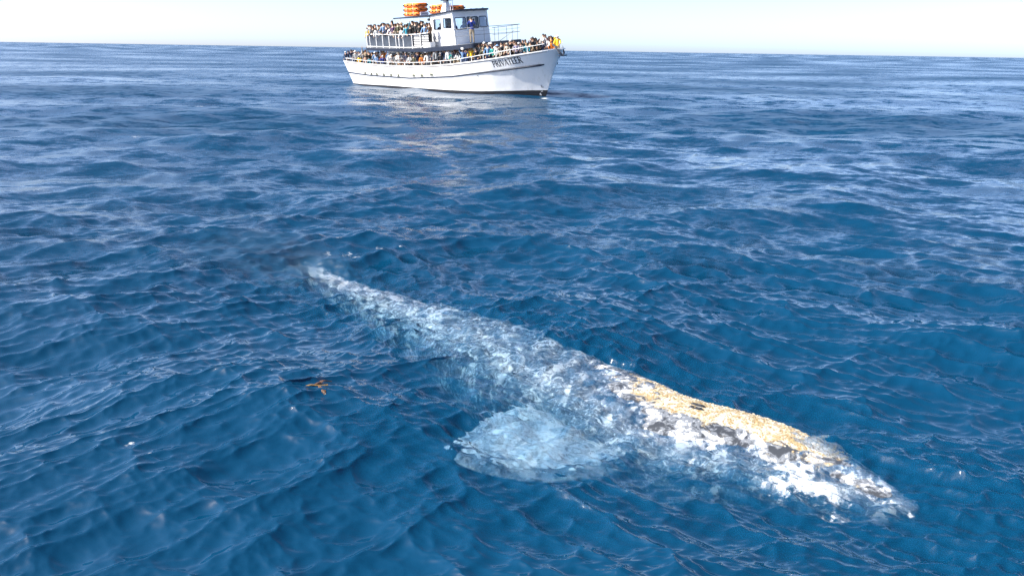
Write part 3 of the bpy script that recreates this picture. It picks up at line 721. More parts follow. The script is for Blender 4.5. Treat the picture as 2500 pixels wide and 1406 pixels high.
wheel = panel(sideP(-1), 2.95, roof_z(WX0) - zb(WX0), roof_z(WXF) - zb(WX0), holes_side).build('wheelhouse', M_WH, boat)
panel(sideP(1), 2.95, roof_z(WX0) - zb(WX0), roof_z(WXF) - zb(WX0), holes_side).build('side_wall', M_WH, wheel)
rake = lambda v: (WXB - WXF) * (1 - v / 2.5)
frontP = lambda u, v, e: (WXF + rake(v) + e, -WY + u, zb(WXB) - .02 + v)
hF = roof_z(16) - zb(WXB)
holes_f = [(.24, 1.40, 1.28, 2.14), (1.56, 2.30, 1.36, 2.16), (2.44, 3.44, 1.32, 2.14)]
holes_f = [(.20, 1.32, 1.22, 2.12), (1.46, 2.62, 1.24, 2.13), (2.74, 3.54, 1.28, 2.13)]
panel(frontP, 2 * WY, hF, hF, holes_f).build('front_wall', M_WH, wheel)
# wedge that closes side wall to raked front
for sg in (-1, 1):
    MB().add([(WXF, sg * WY, zb(WXF) - .02), (WXF + rake(0), sg * WY, zb(WXB) - .02), (WXF, sg * WY, zb(WXB) + 2.5), (WXF, sg * (WY - .06), zb(WXF) - .02), (WXF + rake(0), sg * (WY - .06), zb(WXB) - .02), (WXF, sg * (WY - .06), zb(WXB) + 2.5)],
             [(0, 1, 2), (5, 4, 3), (0, 3, 4, 1), (1, 4, 5, 2), (2, 5, 3, 0)]).build('corner_panel', M_WH, wheel)
panel(lambda u, v, e: (WX0 - e, WY - u, zb(WX0) + v), 2 * WY, roof_z(WX0) - zb(WX0), roof_z(WX0) - zb(WX0), [(.3, 1.5, 1.3, 2.2), (2.2, 3.3, 1.3, 2.2)]).build('back_wall', M_WH, wheel)
for q in holes_side:
    for sg in (-1, 1):
        wall_window(wheel, (WX0 + (q[0] + q[1]) / 2, sg * WY, zb(WX0) + (q[2] + q[3]) / 2), (1, 0, 0) if sg < 0 else (-1, 0, 0), (0, 0, 1), q[1] - q[0] + .06, q[3] - q[2] + .06, M_GLASS, M_NAVY, r=.10, fr=.05)
for q in holes_f:
    vm = (q[2] + q[3]) / 2; upv = Vector((-(WXB - WXF) / 2.5, 0, 1))
    wall_window(wheel, (WXF + rake(vm), -WY + (q[0] + q[1]) / 2, zb(WXB) - .02 + vm), (0, 1, 0), upv, q[1] - q[0] + .06, q[3] - q[2] + .06, M_GLASS, M_NAVY, r=.14, fr=.065)
MB().box(15.1, 15.85, -1.5, 1.5, deck2(15.5) + .02, deck2(15.5) + 1.05).build('helm_console', M_DARK, wheel)
for x, z in ((13.5, 4.55), (14.3, 4.9), (15.4, 5.15), (13.9, 4.35)): MB().tube([(x, -WY - .0, z), (x, -WY - .02, z)], .03, 8).build('wall_fitting', M_STEEL, wheel)
MB().tube([(12.85, -1.80, 5.86), (12.85, -1.98, 5.86)], .10, 12).build('speaker', M_DARK, boat)
# roof / canopy
rp = []
for x in np.linspace(7.7, 12.6, 6): rp.append((x, -1.95))
for x in np.linspace(13, 15.6, 4): rp.append((x, -2.0))
for t in np.linspace(0, 1, 7)[1:]: rp.append((15.6 + 1.05 * math.sin(t * PI / 2), -2.0 + 1.0 * (1 - math.cos(t * PI / 2))))
rp += [(16.68, 0)]; rp = rp + [(x, -y) for x, y in rp[:-1][::-1]]
MB().prism(rp, lambda x, y: roof_z(x), lambda x, y: roof_z(x) + .10).build('roof', M_NAVY, boat)
for x in (7.85, 8.7, 10.6, 11.5):
    for sg in (-1, 1): MB().tube([(x, sg * 1.9, deck2(x)), (x, sg * 1.9, roof_z(x))], .025, 8).build('canopy_post', M_WHITE, boat, smooth=True)
# forward rail of the upper deck
fr_pts = [(15.6, -2.78)] + [p for p in ud if p[0] > 15.9] + [(15.6, 2.78)]
fr_pts = smooth_poly([(x - .06, y * .97) for x, y in fr_pts], 60)
for hgt, r_ in ((1.18, .024), (.62, .016), (.9, .008)):
    MB().tube([(x, y, deck2(x) + hgt) for x, y in fr_pts], r_, 6)\
        .build('guard_rail', M_RAIL, boat, smooth=True)
gp0 = None
for k in range(2, 60, 7):
    x, y = fr_pts[k]
    if gp0 is None: gp0 = MB().tube([(0, 0, 0), (0, 0, 1.18)], .015, 8).build('guard_post', M_RAIL, boat, smooth=True); o = gp0
    else: o = share(gp0, 'guard_post', boat, Matrix())
    o.matrix_local = Matrix.Translation((x, y, deck2(x)))
MB().tube([(17.2, 1.9, deck2(17.2)), (18.8, 2.2, deck2(18.8) + .75)], .02, 6).build('rail_brace', M_STEEL, boat)
# mast
mz = roof_z(14.5) + .08
mast = MB(); mast.add([(14.15, -1.62, mz), (14.85, -1.62, mz), (14.85, -1.02, mz), (14.15, -1.02, mz), (14.42, -1.42, mz + 1.0), (14.72, -1.42, mz + 1.0), (14.72, -1.18, mz + 1.0), (14.42, -1.18, mz + 1.0), (14.48, -1.38, mz + 2.4), (14.66, -1.38, mz + 2.4), (14.66, -1.22, mz + 2.4), (14.48, -1.22, mz + 2.4)],
    [(0, 1, 5, 4), (1, 2, 6, 5), (2, 3, 7, 6), (3, 0, 4, 7), (4, 5, 9, 8), (5, 6, 10, 9), (6, 7, 11, 10), (7, 4, 8, 11), (8, 9, 10, 11)]); mast = mast.build('mast', M_WHITE, boat)
MB().box(14.3, 15.1, -1.65, -.95, mz + .90, mz + .98).build('radar_shelf', M_NAVY, mast)
MB().tube([(14.75, -1.3, mz + .98), (14.75, -1.3, mz + 1.2)], [.28, .26], 16).build('radar_dome', M_WHITE, mast, smooth=True)
MB().tube([(14.35, -1.63, mz + .2), (14.35, -1.66, mz + .2)], .05, 10).build('mast_light', M_STEEL, mast)
for x, y, h_ in ((15.0, -1.2, .75), (15.15, -1.1, .9)): MB().tube([(x, y, roof_z(x) + .1), (x, y, roof_z(x) + h_)], .03, 8).build('aerial', M_WHITE, boat)
for x, y in ((15.9, .2), (16.1, .6), (16.3, 1.1)): MB().box(x - .05, x + .05, y - .05, y + .05, roof_z(x) + .09, roof_z(x) + .19).build('roof_light', M_STEEL, boat)
# bow roller plate
MB().box(25.6, 26.55, -.14, .14, sheer(26) - .02, sheer(26) + .05).build('bow_roller', M_STEEL, boat)

# ------------------------------------------------------------------ anchor, life floats, name board on the boat
def anchor_thing():
    a = link(bpy.data.objects.new('anchor', None)); a.matrix_world = BOAT_M @ Matrix.Translation((26.12, -.12, 3.40)) @ Matrix.Rotation(math.radians(38), 4, 'Y')
    tag(a, 'dark iron anchor stowed on the bow roller of the white boat', 'anchor')
    MB().box(-.75, .55, -.035, .035, -.05, .05).build('shank', M_GALV, a)
    for sg in (-1, 1):
        MB().add([(.5, 0, 0), (.42, sg * .08, .08), (-.25, sg * .42, .30), (.35, sg * .30, .10), (.55, 0, -.06), (.42, sg * .08, 0), (-.22, sg * .42, .26), (.38, sg * .30, .02)],
                 [(0, 1, 2, 3), (7, 6, 5, 4), (0, 4, 5, 1), (1, 5, 6, 2), (2, 6, 7, 3), (3, 7, 4, 0)]).build('fluke', M_GALV, a)
    MB().tube([(.5, -.45, -.02), (.5, .45, -.02)], .035, 8).build('stock', M_GALV, a)
    MB().tube([(-.75 + .07 * math.cos(t), 0, .07 * math.sin(t)) for t in np.linspace(0, 2 * PI, 12)], .018, 6).build('shackle', M_GALV, a)
anchor_thing()
def life_float(x0, x1, y0, y1, z0, h_, label):
    o = link(bpy.data.objects.new('life_float', None)); o.matrix_world = BOAT_M @ Matrix.Translation(((x0 + x1) / 2, (y0 + y1) / 2, z0 + h_ / 2))
    tag(o, label, 'life float', 'orange life floats on the boat roof')
    L_, W_ = x1 - x0, y1 - y0; t_ = h_ / 2
    path = rrect(L_ - h_, W_ - h_, .18, 6); n = len(path); sec = rrect(h_, h_ * .96, .10, 4); m = MB(); v = []
    for i, (a, b) in enumerate(path):
        p0, p1 = np.array(path[i - 1]), np.array(path[(i + 1) % n]); d = p1 - p0; d /= np.linalg.norm(d); nn = np.array([d[1], -d[0]])
        k_ = 1 - .04 * (i % 2)
        for u, w_ in sec: v.append((a + nn[0] * u * k_, b + nn[1] * u * k_, w_ * k_))
    f = grid_faces(n + 1, len(sec)) % (n * len(sec)); m.add(v, [tuple(q) for q in f]); m.build('float_ring', M_ORANGE, o, smooth=True, sharp=60)
    net = MB()
    for u in np.linspace(-L_ / 2 + h_, L_ / 2 - h_, 7): net.tube([(u, -W_ / 2 + h_ * .6, -.05), (u, W_ / 2 - h_ * .6, -.05)], .012, 4)
    for u in np.linspace(-W_ / 2 + h_, W_ / 2 - h_, 4): net.tube([(-L_ / 2 + h_ * .6, u, -.05), (L_ / 2 - h_ * .6, u, -.05)], .012, 4)
    net.build('netting', M_ROPE, o)['kind'] = 'stuff'
    gl = []
    po = rrect(L_ + .03, W_ + .03, .30, 8); mm = len(po)
    per = smooth_poly(po + [po[0]], 97)[:-1]
    for i, (a, b) in enumerate(per): gl.append((a, b, .02 - .07 * abs(math.sin(i / 96 * PI * 12))))
    MB().tube(gl + [gl[0]], .014, 5, cap=False).build('grab_line', M_ROPE, o)
    for i in range(0, 96, 8):
        a, b = per[i]; MB().box(a - .05, a + .05, b - .05, b + .05, -.02, .06).build('becket', M_ROPE, o)
    for u in (-L_ * .22, L_ * .22):
        MB().tube([(u, -W_ / 2 - .012, -t_), (u, -W_ / 2 - .012, t_ + .01), (u, W_ / 2 + .012, t_ + .01), (u, W_ / 2 + .012, -t_)], .022, 4).build('strap', M_WHITE, o)
hz = .36
for k, nm in enumerate(('lowest', 'middle', 'topmost')):
    life_float(8.72 + .03 * k, 10.95, -1.62, -.36, roof_z(9.8) + .11 + k * hz, hz - .01, nm + ' orange life float in the stack of three over the aft deck')
for k, nm in enumerate(('lower', 'upper')):
    life_float(12.45 + .12 * k, 14.08, -1.62, -.5, roof_z(13.3) + .12 + k * hz, hz - .01, nm + ' orange life float of the pair behind the white mast')
life_float(13.75, 15.35, -.90, .14, roof_z(15.3) + .12, .40, 'single orange life float on the wheelhouse roof ahead of the mast')
nb = link(bpy.data.objects.new('notice_board', None)); nb.matrix_world = BOAT_M @ Matrix.Translation((11.05, -1.0, roof_z(11) + .11))
tag(nb, 'small white notice board standing before the stacked life floats', 'sign')
MB().box(-.02, .02, -.42, .42, .05, .30).build('board', M_WHITE, nb); MB().box(-.025, .025, -.45, .45, .0, .05).build('base', M_STEEL, nb)
MB().box(.021, .024, -.25, .28, .16, .19).build('lettering', M_LET, nb)

# ------------------------------------------------------------------ the passengers
SKINS = [(.50, .30, .20), (.62, .40, .28), (.36, .20, .12), (.24, .13, .08), (.56, .35, .24)]
FAB = {'navy': (.020, .030, .075), 'black': (.016, .016, .018), 'white': (.72, .72, .70), 'grey': (.20, .21, .22), 'light grey': (.42, .43, .44), 'light blue': (.22, .38, .62), 'blue': (.035, .11, .36), 'royal blue': (.03, .07, .40),
       'turquoise': (.02, .34, .46), 'teal': (.03, .42, .36), 'yellow': (.85, .52, .02), 'orange': (.85, .24, .03), 'peach': (.72, .40, .26), 'cream': (.66, .57, .44), 'olive': (.12, .12, .07), 'tan': (.38, .29, .18), 'khaki': (.42, .33, .22),
       'purple': (.10, .05, .14), 'pink': (.70, .34, .34), 'lavender': (.34, .32, .44), 'red': (.45, .05, .04), 'brown': (.12, .07, .04), 'denim': (.06, .10, .20), 'charcoal': (.05, .055, .065)}
HAIRC = {'dark': (.014, .011, .010), 'brown': (.07, .035, .018), 'blonde': (.48, .32, .13), 'grey': (.35, .34, .33)}
def fabric(c): return paint('cloth_' + c.replace(' ', '_'), tuple(v_ * (1 if c in ('white', 'yellow', 'orange') else .72) for v_ in FAB[c]), .8, .14, bump=.25, scale=7.0)
def skin_mat(i): return paint('skin_%d' % i, SKINS[i], .5, .05)
def hair_mat(c): return paint('hair_' + c, HAIRC[c], .55, .1, scale=20)
EYE = paint('eye', (.02, .015, .012), .2, 0)
# joints of a standing figure 1.72 m tall facing +X: name: (position, radius pair)
BASE = {'pelvis': ((0, 0, .93), (.125, .16)), 'waist': ((.01, 0, 1.10), (.105, .145)), 'chest': ((.0, 0, 1.32), (.12, .165)), 'collar': ((-.01, 0, 1.45), (.075, .10)), 'neck': ((.005, 0, 1.525), (.052, .055)),
        'jaw': ((.03, 0, 1.585), (.078, .066)), 'brow': ((.02, 0, 1.655), (.092, .076)), 'top': ((.005, 0, 1.70), (.07, .06))}
def arm(kind, s):
    """shoulder, elbow, wrist, knuckles for side s"""
    sh = (-.01, .185 * s, 1.40)
    P = {'down': ((.0, .25 * s, 1.13), (.08, .26 * s, .90), (.11, .26 * s, .82)), 'rail': ((.10, .27 * s, 1.14), (.34, .20 * s, 1.06), (.43, .19 * s, 1.05)),
         'face': ((.16, .27 * s, 1.25), (.19, .12 * s, 1.50), (.20, .06 * s, 1.58)), 'up': ((.08, .27 * s, 1.62), (.14, .24 * s, 1.86), (.16, .23 * s, 1.96)),
         'high': ((.06, .30 * s, 1.62), (.05, .36 * s, 1.87), (.06, .37 * s, 1.97)), 'hip': ((-.10, .36 * s, 1.17), (.05, .24 * s, 1.02), (.10, .18 * s, 1.00)), 'fold': ((.06, .27 * s, 1.14), (.22, .06 * s, 1.17), (.22, -.04 * s, 1.19))}[kind]
    return [sh] + list(P)
def figure(name, la, ra, lean=0.0, turn=0.0):
    J = [(n, np.array(p, float), r) for n, (p, r) in BASE.items()]; E_ = [(i, i + 1) for i in range(len(J) - 1)]
    idx = {n: i for i, (n, _, _) in enumerate(J)}
    hands = []
    for s, k in ((1, la), (-1, ra)):
        a = arm(k, s); rad = [(.068, .068), (.050, .050), (.034, .034), (.036, .030)]; prev = idx['collar']
        for q, (p, r) in enumerate(zip(a, rad)):
            J.append(('arm%d' % q, np.array(p, float), r)); E_.append((prev, len(J) - 1)); prev = len(J) - 1
        hands.append((np.array(a[2]), np.array(a[3]), s))
        prev = 0
        for q, (p, r) in enumerate((((.0, .095 * s, .84), (.105, .10)), ((.025, .10 * s, .48), (.068, .066)), ((-.01, .105 * s, .09), (.045, .045)), ((.13, .12 * s, .045), (.042, .040)))):
            J.append(('leg%d' % q, np.array(p, float), r)); E_.append((prev, len(J) - 1)); prev = len(J) - 1
    def bend(p):
        p = np.array(p, float)
        if lean and p[2] > .93:
            d = p - np.array([0, 0, .93]); c, s_ = math.cos(lean), math.sin(lean); p = np.array([0, 0, .93]) + np.array([d[0] * c + d[2] * s_, d[1], -d[0] * s_ + d[2] * c])
        return p
    me = bpy.data.meshes.new(name); me.from_pydata([bend(j[1]) for j in J], E_, [])
    o = link(bpy.data.objects.new(name, me)); o.modifiers.new('k', 'SKIN')
    for sv_, j in zip(me.skin_vertices[0].data, J): sv_.radius = j[2]
    me.skin_vertices[0].data[0].use_root = True
    sb = o.modifiers.new('u', 'SUBSURF'); sb.levels = 1; sb.render_levels = 1
    out = bpy.data.meshes.new_from_object(o.evaluated_get(bpy.context.evaluated_depsgraph_get())); bpy.data.objects.remove(o)
    v = np.array([x.co[:] for x in out.vertices]); f = [list(p.vertices) for p in out.polygons]
    jp = np.array([bend(j[1]) for j in J]); jn = [j[0] for j in J]
    # clothing limits follow the nearest bone
    mi = []
    for q in f:
        c = v[q].mean(0); best = 9; bn = ''; bt = 0
        for a, b in E_:
            ab_ = jp[b] - jp[a]; t = np.clip((c - jp[a]) @ ab_ / (ab_ @ ab_ + 1e-9), 0, 1); d = np.linalg.norm(c - jp[a] - ab_ * t)
            if d < best: best, bn, bt = d, (jn[a], jn[b]), t
        if bn[1] in ('jaw', 'brow', 'top') or (bn[1] == 'neck' and bt > .35): m_ = 0
        elif bn[1] == 'arm3': m_ = 0
        elif bn[1] == 'leg3': m_ = 3
        elif bn[1].startswith('leg') or (bn[0] == 'pelvis' and bn[1] == 'waist' and bt < .15): m_ = 2
        else: m_ = 1
        mi.append(m_)
    mb = MB(); mb.v = [tuple(p) for p in v]; mb.f = f; mb.mi = mi
    hp = lambda p: tuple(bend(p))
    mb.add([hp(p) for p in ((.105, -.014, 1.60), (.105, .014, 1.60), (.135, 0, 1.605), (.10, 0, 1.645))], [(0, 1, 2), (1, 3, 2), (3, 0, 2)], 0)            # nose
    for s in (-1, 1):
        mb.add([hp((.102 + .006 * math.cos(a), .032 * s + .011 * math.sin(a), 1.640 + .007 * math.cos(a + 1.2))) for a in np.linspace(0, 2 * PI, 6, endpoint=False)], [tuple(range(6))], 4)
        mb.add([hp(p) for p in ((.0, .074 * s, 1.60), (.02, .090 * s, 1.63), (-.01, .092 * s, 1.65), (-.02, .074 * s, 1.61))], [(0, 1, 2), (0, 2, 3), (0, 3, 1), (1, 3, 2)], 0)   # ear
    mb.add([hp(p) for p in ((.108, -.024, 1.572), (.108, .024, 1.572), (.111, .02, 1.581), (.111, -.02, 1.581))], [(0, 1, 2, 3)], 5)                         # mouth
    for w_, k_, s in hands:                                # five fingers of unequal length, slightly curled
        w_, k_ = bend(w_), bend(k_); d = k_ - w_; d /= np.linalg.norm(d); sdv = np.cross(d, [0, 0, 1.0] if abs(d[2]) < .9 else [1.0, 0, 0]); sdv /= np.linalg.norm(sdv); nn = np.cross(sdv, d)
        for i, ln in enumerate((.070, .082, .078, .062)):
            b = k_ - d * .01 + sdv * (.027 - .018 * i); mb.tube([b, b + d * ln * .55, b + d * ln * .9 - nn * ln * .35], [.0095, .009, .006], 5, 0)
        b = w_ + d * .02 + sdv * .030; mb.tube([b, b + d * .035 + sdv * .025, b + d * .065 + sdv * .028], [.011, .010, .007], 5, 0)
    tmp = mb.build(name, [skin_mat(0), fabric('grey'), fabric('denim'), fabric('black'), EYE, paint('lips', (.35, .12, .10), .5, 0)], None, smooth=True, sharp=60)
    me2 = tmp.data; bpy.data.objects.remove(tmp); hd = bend((.015, 0, 1.64))
    return me2, hd
POSES = {'stand': figure('pose_rail', 'rail', 'rail'), 'lean': figure('pose_lean', 'rail', 'rail', lean=.33), 'camera': figure('pose_camera', 'face', 'face'), 'wave': figure('pose_wave', 'high', 'rail'),
         'reach': figure('pose_reach', 'up', 'up'), 'idle': figure('pose_idle', 'down', 'down'), 'fold': figure('pose_fold', 'fold', 'fold'), 'hip': figure('pose_hip', 'face', 'hip')}
def head_gear(kind):
    m = MB(); R_ = .098
    def dome(z0, rx, ry, n=14, k=6, drop=None, zt=.115):
        g = []
        for i in range(k + 1):
            a = PI / 2 * i / k
            for j in range(n):
                t = 2 * PI * j / n; g.append((rx * math.cos(t) * math.cos(a) - .005, ry * math.sin(t) * math.cos(a), z0 + (zt - z0) * math.sin(a)))
        m.add(g, [tuple(q) for q in grid_faces(k + 1, n)] + [tuple(range(k * n, k * n + n))])
    if kind in ('short', 'long'):
        g = []; n = 16; k = 7
        for i in range(k + 1):
            a = PI / 2 * i / k
            for j in range(n):
                t = 2 * PI * j / n; front = max(0, math.cos(t)); z0 = -.085 + .125 * front ** .6
                rr = 1 + .05 * math.sin(5 * t + i)
                g.append((.110 * rr * math.cos(t) * math.cos(a) - .012, .095 * rr * math.sin(t) * math.cos(a), z0 + (.112 - z0) * math.sin(a)))
        m.add(g, [tuple(q) for q in grid_faces(k + 1, n)] + [tuple(range(k * n, k * n + n))])
        if kind == 'long':
            g = []
            for i in range(7):
                z = .05 - .37 * i / 6
                for j in range(9):
                    t = math.radians(75 + 210 * j / 8); w_ = 1 + .25 * math.sin(PI * i / 6); g.append((.112 * w_ * math.cos(t) - .015, .105 * w_ * math.sin(t), z))
                for j in range(9):
                    t = math.radians(285 - 210 * j / 8); g.append((.07 * math.cos(t) - .015, .075 * math.sin(t), z))
            m.add(g, [tuple(q) for q in grid_faces(7, 18)] + [tuple(range(18)), tuple(range(108, 126))])
    elif kind == 'cap':
        dome(.02, .112, .095)
        m.add([(.09, -.075, .028), (.09, .075, .028), (.165, .055, .012), (.185, 0, .012), (.165, -.055, .012), (.09, -.075, .018), (.09, .075, .018), (.165, .055, .004), (.185, 0, .004), (.165, -.055, .004)], [(0, 1, 2, 3, 4), (9, 8, 7, 6, 5), (1, 6, 7, 2), (2, 7, 8, 3), (3, 8, 9, 4), (4, 9, 5, 0)])
    elif kind == 'sunhat':
        dome(.03, .108, .092, zt=.13)
        n = 18; g = []
        for r_, z in ((.10, .035), (.20, .015), (.20, .007), (.10, .022)):
            for j in range(n): t = 2 * PI * j / n; g.append((r_ * math.cos(t), r_ * .95 * math.sin(t), z + .012 * math.sin(2 * t)))
        m.add(g, [tuple(q) for q in grid_faces(4, n)])
    elif kind == 'beanie':
        dome(.0, .113, .097, zt=.14)
    elif kind == 'hood':
        g = []; n = 14; k = 6
        for i in range(k + 1):
            a = PI / 2 * i / k
            for j in range(n):
                t = 2 * PI * j / n; front = max(0, math.cos(t)); z0 = -.15 + .19 * front ** .7
                g.append((.13 * math.cos(t) * math.cos(a) - .018, .118 * math.sin(t) * math.cos(a), z0 + (.135 - z0) * math.sin(a)))
        m.add(g, [tuple(q) for q in grid_faces(k + 1, n)] + [tuple(range(k * n, k * n + n))])
    o = m.build(kind, hair_mat('dark'), None, smooth=True, sharp=80); me = o.data; bpy.data.objects.remove(o); return me
GEAR = {k: head_gear(k) for k in ('short', 'long', 'cap', 'sunhat', 'beanie', 'hood')}
BOAT_I = BOAT_M.inverted()
def on_plane(px, py, yl):
    """boat-frame X, Z where the sight line through a pixel crosses the lengthwise plane Y = yl"""
    d = CAM_R @ np.array([(px - 1250) / FPX, -(py - 703) / FPX, -1.0]); o = BOAT_I @ Vector((0, 0, CAM_H)); d = BOAT_I.to_3x3() @ Vector(d)
    t = (yl - o.y) / d.y; return o.x + t * d.x, o.z + t * d.z
prand = random.Random(5)
HAIRNAME = {'short': 'short {} hair', 'long': 'long {} hair', 'cap': '{} cap', 'sunhat': '{} sun hat', 'beanie': '{} beanie', 'hood': '{} hood'}
POSEWORD = {'stand': '', 'lean': ' leaning over the rail', 'camera': ' holding both hands to the face', 'wave': ' waving one arm', 'reach': ' stretching both arms up', 'idle': '', 'fold': ' with folded arms', 'hip': ' shading the eyes'}
def add_person(x, y, feet, height, top, gear, gcol, pose, legs, face, label, group, skin=None):
    me, hd = POSES[pose]; s = height / 1.745
    o = link(bpy.data.objects.new('person', me))
    o.matrix_world = BOAT_M @ Matrix.Translation((x, y, feet)) @ Matrix.Rotation(face, 4, 'Z') @ Matrix.Diagonal((s, s * prand.uniform(.95, 1.12), s, 1))
    for i, m in enumerate((skin_mat(prand.randrange(5) if skin is None else skin), fabric(top), fabric(legs), fabric(prand.choice(('black', 'white', 'brown'))))):
        o.material_slots[i].link = 'OBJECT'; o.material_slots[i].material = m
    tag(o, label, 'person', group)
    g = link(bpy.data.objects.new('hair' if gear in ('short', 'long') else {'cap': 'cap', 'sunhat': 'sun_hat', 'beanie': 'beanie', 'hood': 'hood'}[gear], GEAR[gear]), o)
    g.matrix_local = Matrix.Translation(hd) @ Matrix.Rotation(prand.uniform(-.3, .3), 4, 'Z')
    g.material_slots[0].link = 'OBJECT'; g.material_slots[0].material = hair_mat(gcol) if gear in ('short', 'long') else fabric(gcol)
    if gear not in ('short', 'long'):
        h2 = link(bpy.data.objects.new('hair', GEAR['short']), o); h2.matrix_local = Matrix.Translation(hd) @ Matrix.Diagonal((.97, .97, .90, 1))
        h2.material_slots[0].link = 'OBJECT'; h2.material_slots[0].material = hair_mat(prand.choice(('dark', 'brown', 'grey')))
    return o
# head position in the photograph, rank (0 at the rail, 1 behind), clothing, headwear, pose
STERN = [(843, 126.5, 1, 'navy', 'cap', 'white', 'idle'), (857, 121.5, 1, 'navy', 'short', 'dark', 'camera'), (867, 124, 0, 'light grey', 'sunhat', 'white', 'stand'), (876, 126, 1, 'white', 'short', 'dark', 'wave'), (878, 138, 0, 'yellow', 'beanie', 'charcoal', 'lean'),
         (886, 127, 1, 'grey', 'short', 'dark', 'stand'), (892, 122, 1, 'tan', 'short', 'brown', 'reach'), (893, 138, 0, 'peach', 'short', 'brown', 'lean'), (900, 126.5, 1, 'black', 'short', 'dark', 'camera'), (903, 141, 0, 'turquoise', 'short', 'dark', 'lean'),
         (908, 128, 1, 'black', 'long', 'dark', 'stand'), (915, 127, 1, 'light blue', 'cap', 'white', 'stand'), (917, 133, 0, 'light blue', 'sunhat', 'light grey', 'stand'), (923, 126, 1, 'charcoal', 'long', 'dark', 'stand'), (926, 139, 0, 'blue', 'short', 'brown', 'lean'),
         (930, 121.5, 1, 'white', 'short', 'dark', 'idle'), (934, 136, 0, 'royal blue', 'cap', 'white', 'camera'), (936, 124, 1, 'orange', 'long', 'blonde', 'wave')]
SIDE = [(952, 128, 0, 'white', 'sunhat', 'white', 'stand'), (957, 134, 0, 'light grey', 'cap', 'white', 'lean'), (966, 131.5, 0, 'grey', 'cap', 'charcoal', 'stand'), (973, 127.5, 0, 'white', 'sunhat', 'cream', 'fold'), (978, 142, 0, 'peach', 'short', 'brown', 'lean'),
        (991, 126, 0, 'navy', 'cap', 'white', 'hip'), (995, 134, 0, 'pink', 'short', 'brown', 'stand'), (1001, 134, 0, 'white', 'long', 'dark', 'lean'), (1010, 133, 0, 'olive', 'sunhat', 'tan', 'stand'), (1019, 125, 0, 'navy', 'short', 'dark', 'camera'),
        (1030, 135, 0, 'orange', 'long', 'blonde', 'lean'), (1034, 128, 1, 'grey', 'sunhat', 'white', 'stand'), (1043, 127, 0, 'white', 'cap', 'white', 'stand'), (1045, 119, 1, 'brown', 'long', 'brown', 'idle'), (1053.5, 130, 0, 'navy', 'short', 'dark', 'stand'),
        (1057, 120, 1, 'tan', 'short', 'dark', 'idle'), (1064, 118.5, 0, 'light grey', 'cap', 'charcoal', 'idle'), (1076, 129, 0, 'charcoal', 'cap', 'white', 'lean'), (1094, 117, 0, 'white', 'sunhat', 'white', 'idle'), (1098, 126.5, 0, 'light blue', 'cap', 'navy', 'stand'),
        (1104, 125, 0, 'teal', 'short', 'brown', 'stand'), (1110, 122, 0, 'navy', 'cap', 'red', 'stand'), (1118, 123, 0, 'white', 'long', 'brown', 'stand'), (1129, 118, 0, 'light blue', 'cap', 'white', 'reach'), (1138, 120, 0, 'blue', 'short', 'dark', 'camera'),
        (1150, 115, 1, 'yellow', 'long', 'blonde', 'stand'), (1163, 120, 0, 'black', 'short', 'dark', 'lean')]
BOW = [(1170, 107, 1, 'grey', 'short', 'dark', 'camera'), (1175.5, 110, 1, 'charcoal', 'short', 'dark', 'stand'), (1180, 117, 0, 'olive', 'cap', 'tan', 'lean'), (1182, 103, 1, 'black', 'cap', 'white', 'camera'), (1190, 108, 0, 'light blue', 'cap', 'charcoal', 'stand'),
       (1198, 103.5, 1, 'blue', 'cap', 'white', 'idle'), (1205, 113, 0, 'teal', 'short', 'dark', 'lean'), (1209.5, 106, 1, 'white', 'short', 'brown', 'stand'), (1214, 110.5, 0, 'white', 'sunhat', 'light blue', 'lean'), (1222, 117, 0, 'cream', 'sunhat', 'cream', 'lean'),
       (1224, 103.5, 1, 'charcoal', 'short', 'dark', 'idle'), (1232, 105, 1, 'pink', 'long', 'brown', 'stand'), (1240, 107, 0, 'cream', 'hood', 'cream', 'lean'), (1246, 97.5, 1, 'black', 'beanie', 'white', 'camera'), (1255.5, 98.5, 1, 'grey', 'short', 'dark', 'stand'),
       (1260, 103, 0, 'lavender', 'long', 'brown', 'stand'), (1272, 103.5, 0, 'grey', 'long', 'dark', 'stand'), (1282, 96.5, 1, 'black', 'short', 'dark', 'idle'), (1286, 107, 0, 'turquoise', 'short', 'blonde', 'lean'), (1294, 102.5, 0, 'tan', 'short', 'brown', 'stand'),
       (1300.5, 91, 1, 'charcoal', 'hood', 'charcoal', 'camera'), (1307, 92.5, 1, 'light grey', 'long', 'dark', 'stand'), (1312, 99, 0, 'black', 'cap', 'black', 'stand'), (1319, 94.5, 1, 'grey', 'short', 'dark', 'stand'), (1325.5, 97.5, 0, 'navy', 'cap', 'white', 'stand'),
       (1326, 83, 1, 'white', 'short', 'dark', 'idle'), (1335, 92.5, 0, 'white', 'short', 'dark', 'stand'), (1345, 87.5, 1, 'black', 'long', 'dark', 'stand'), (1346, 100, 0, 'orange', 'hood', 'orange', 'lean'), (1361, 86, 0, 'yellow', 'sunhat', 'white', 'stand'), (1355, 91, 1, 'yellow', 'hood', 'yellow', 'stand')]
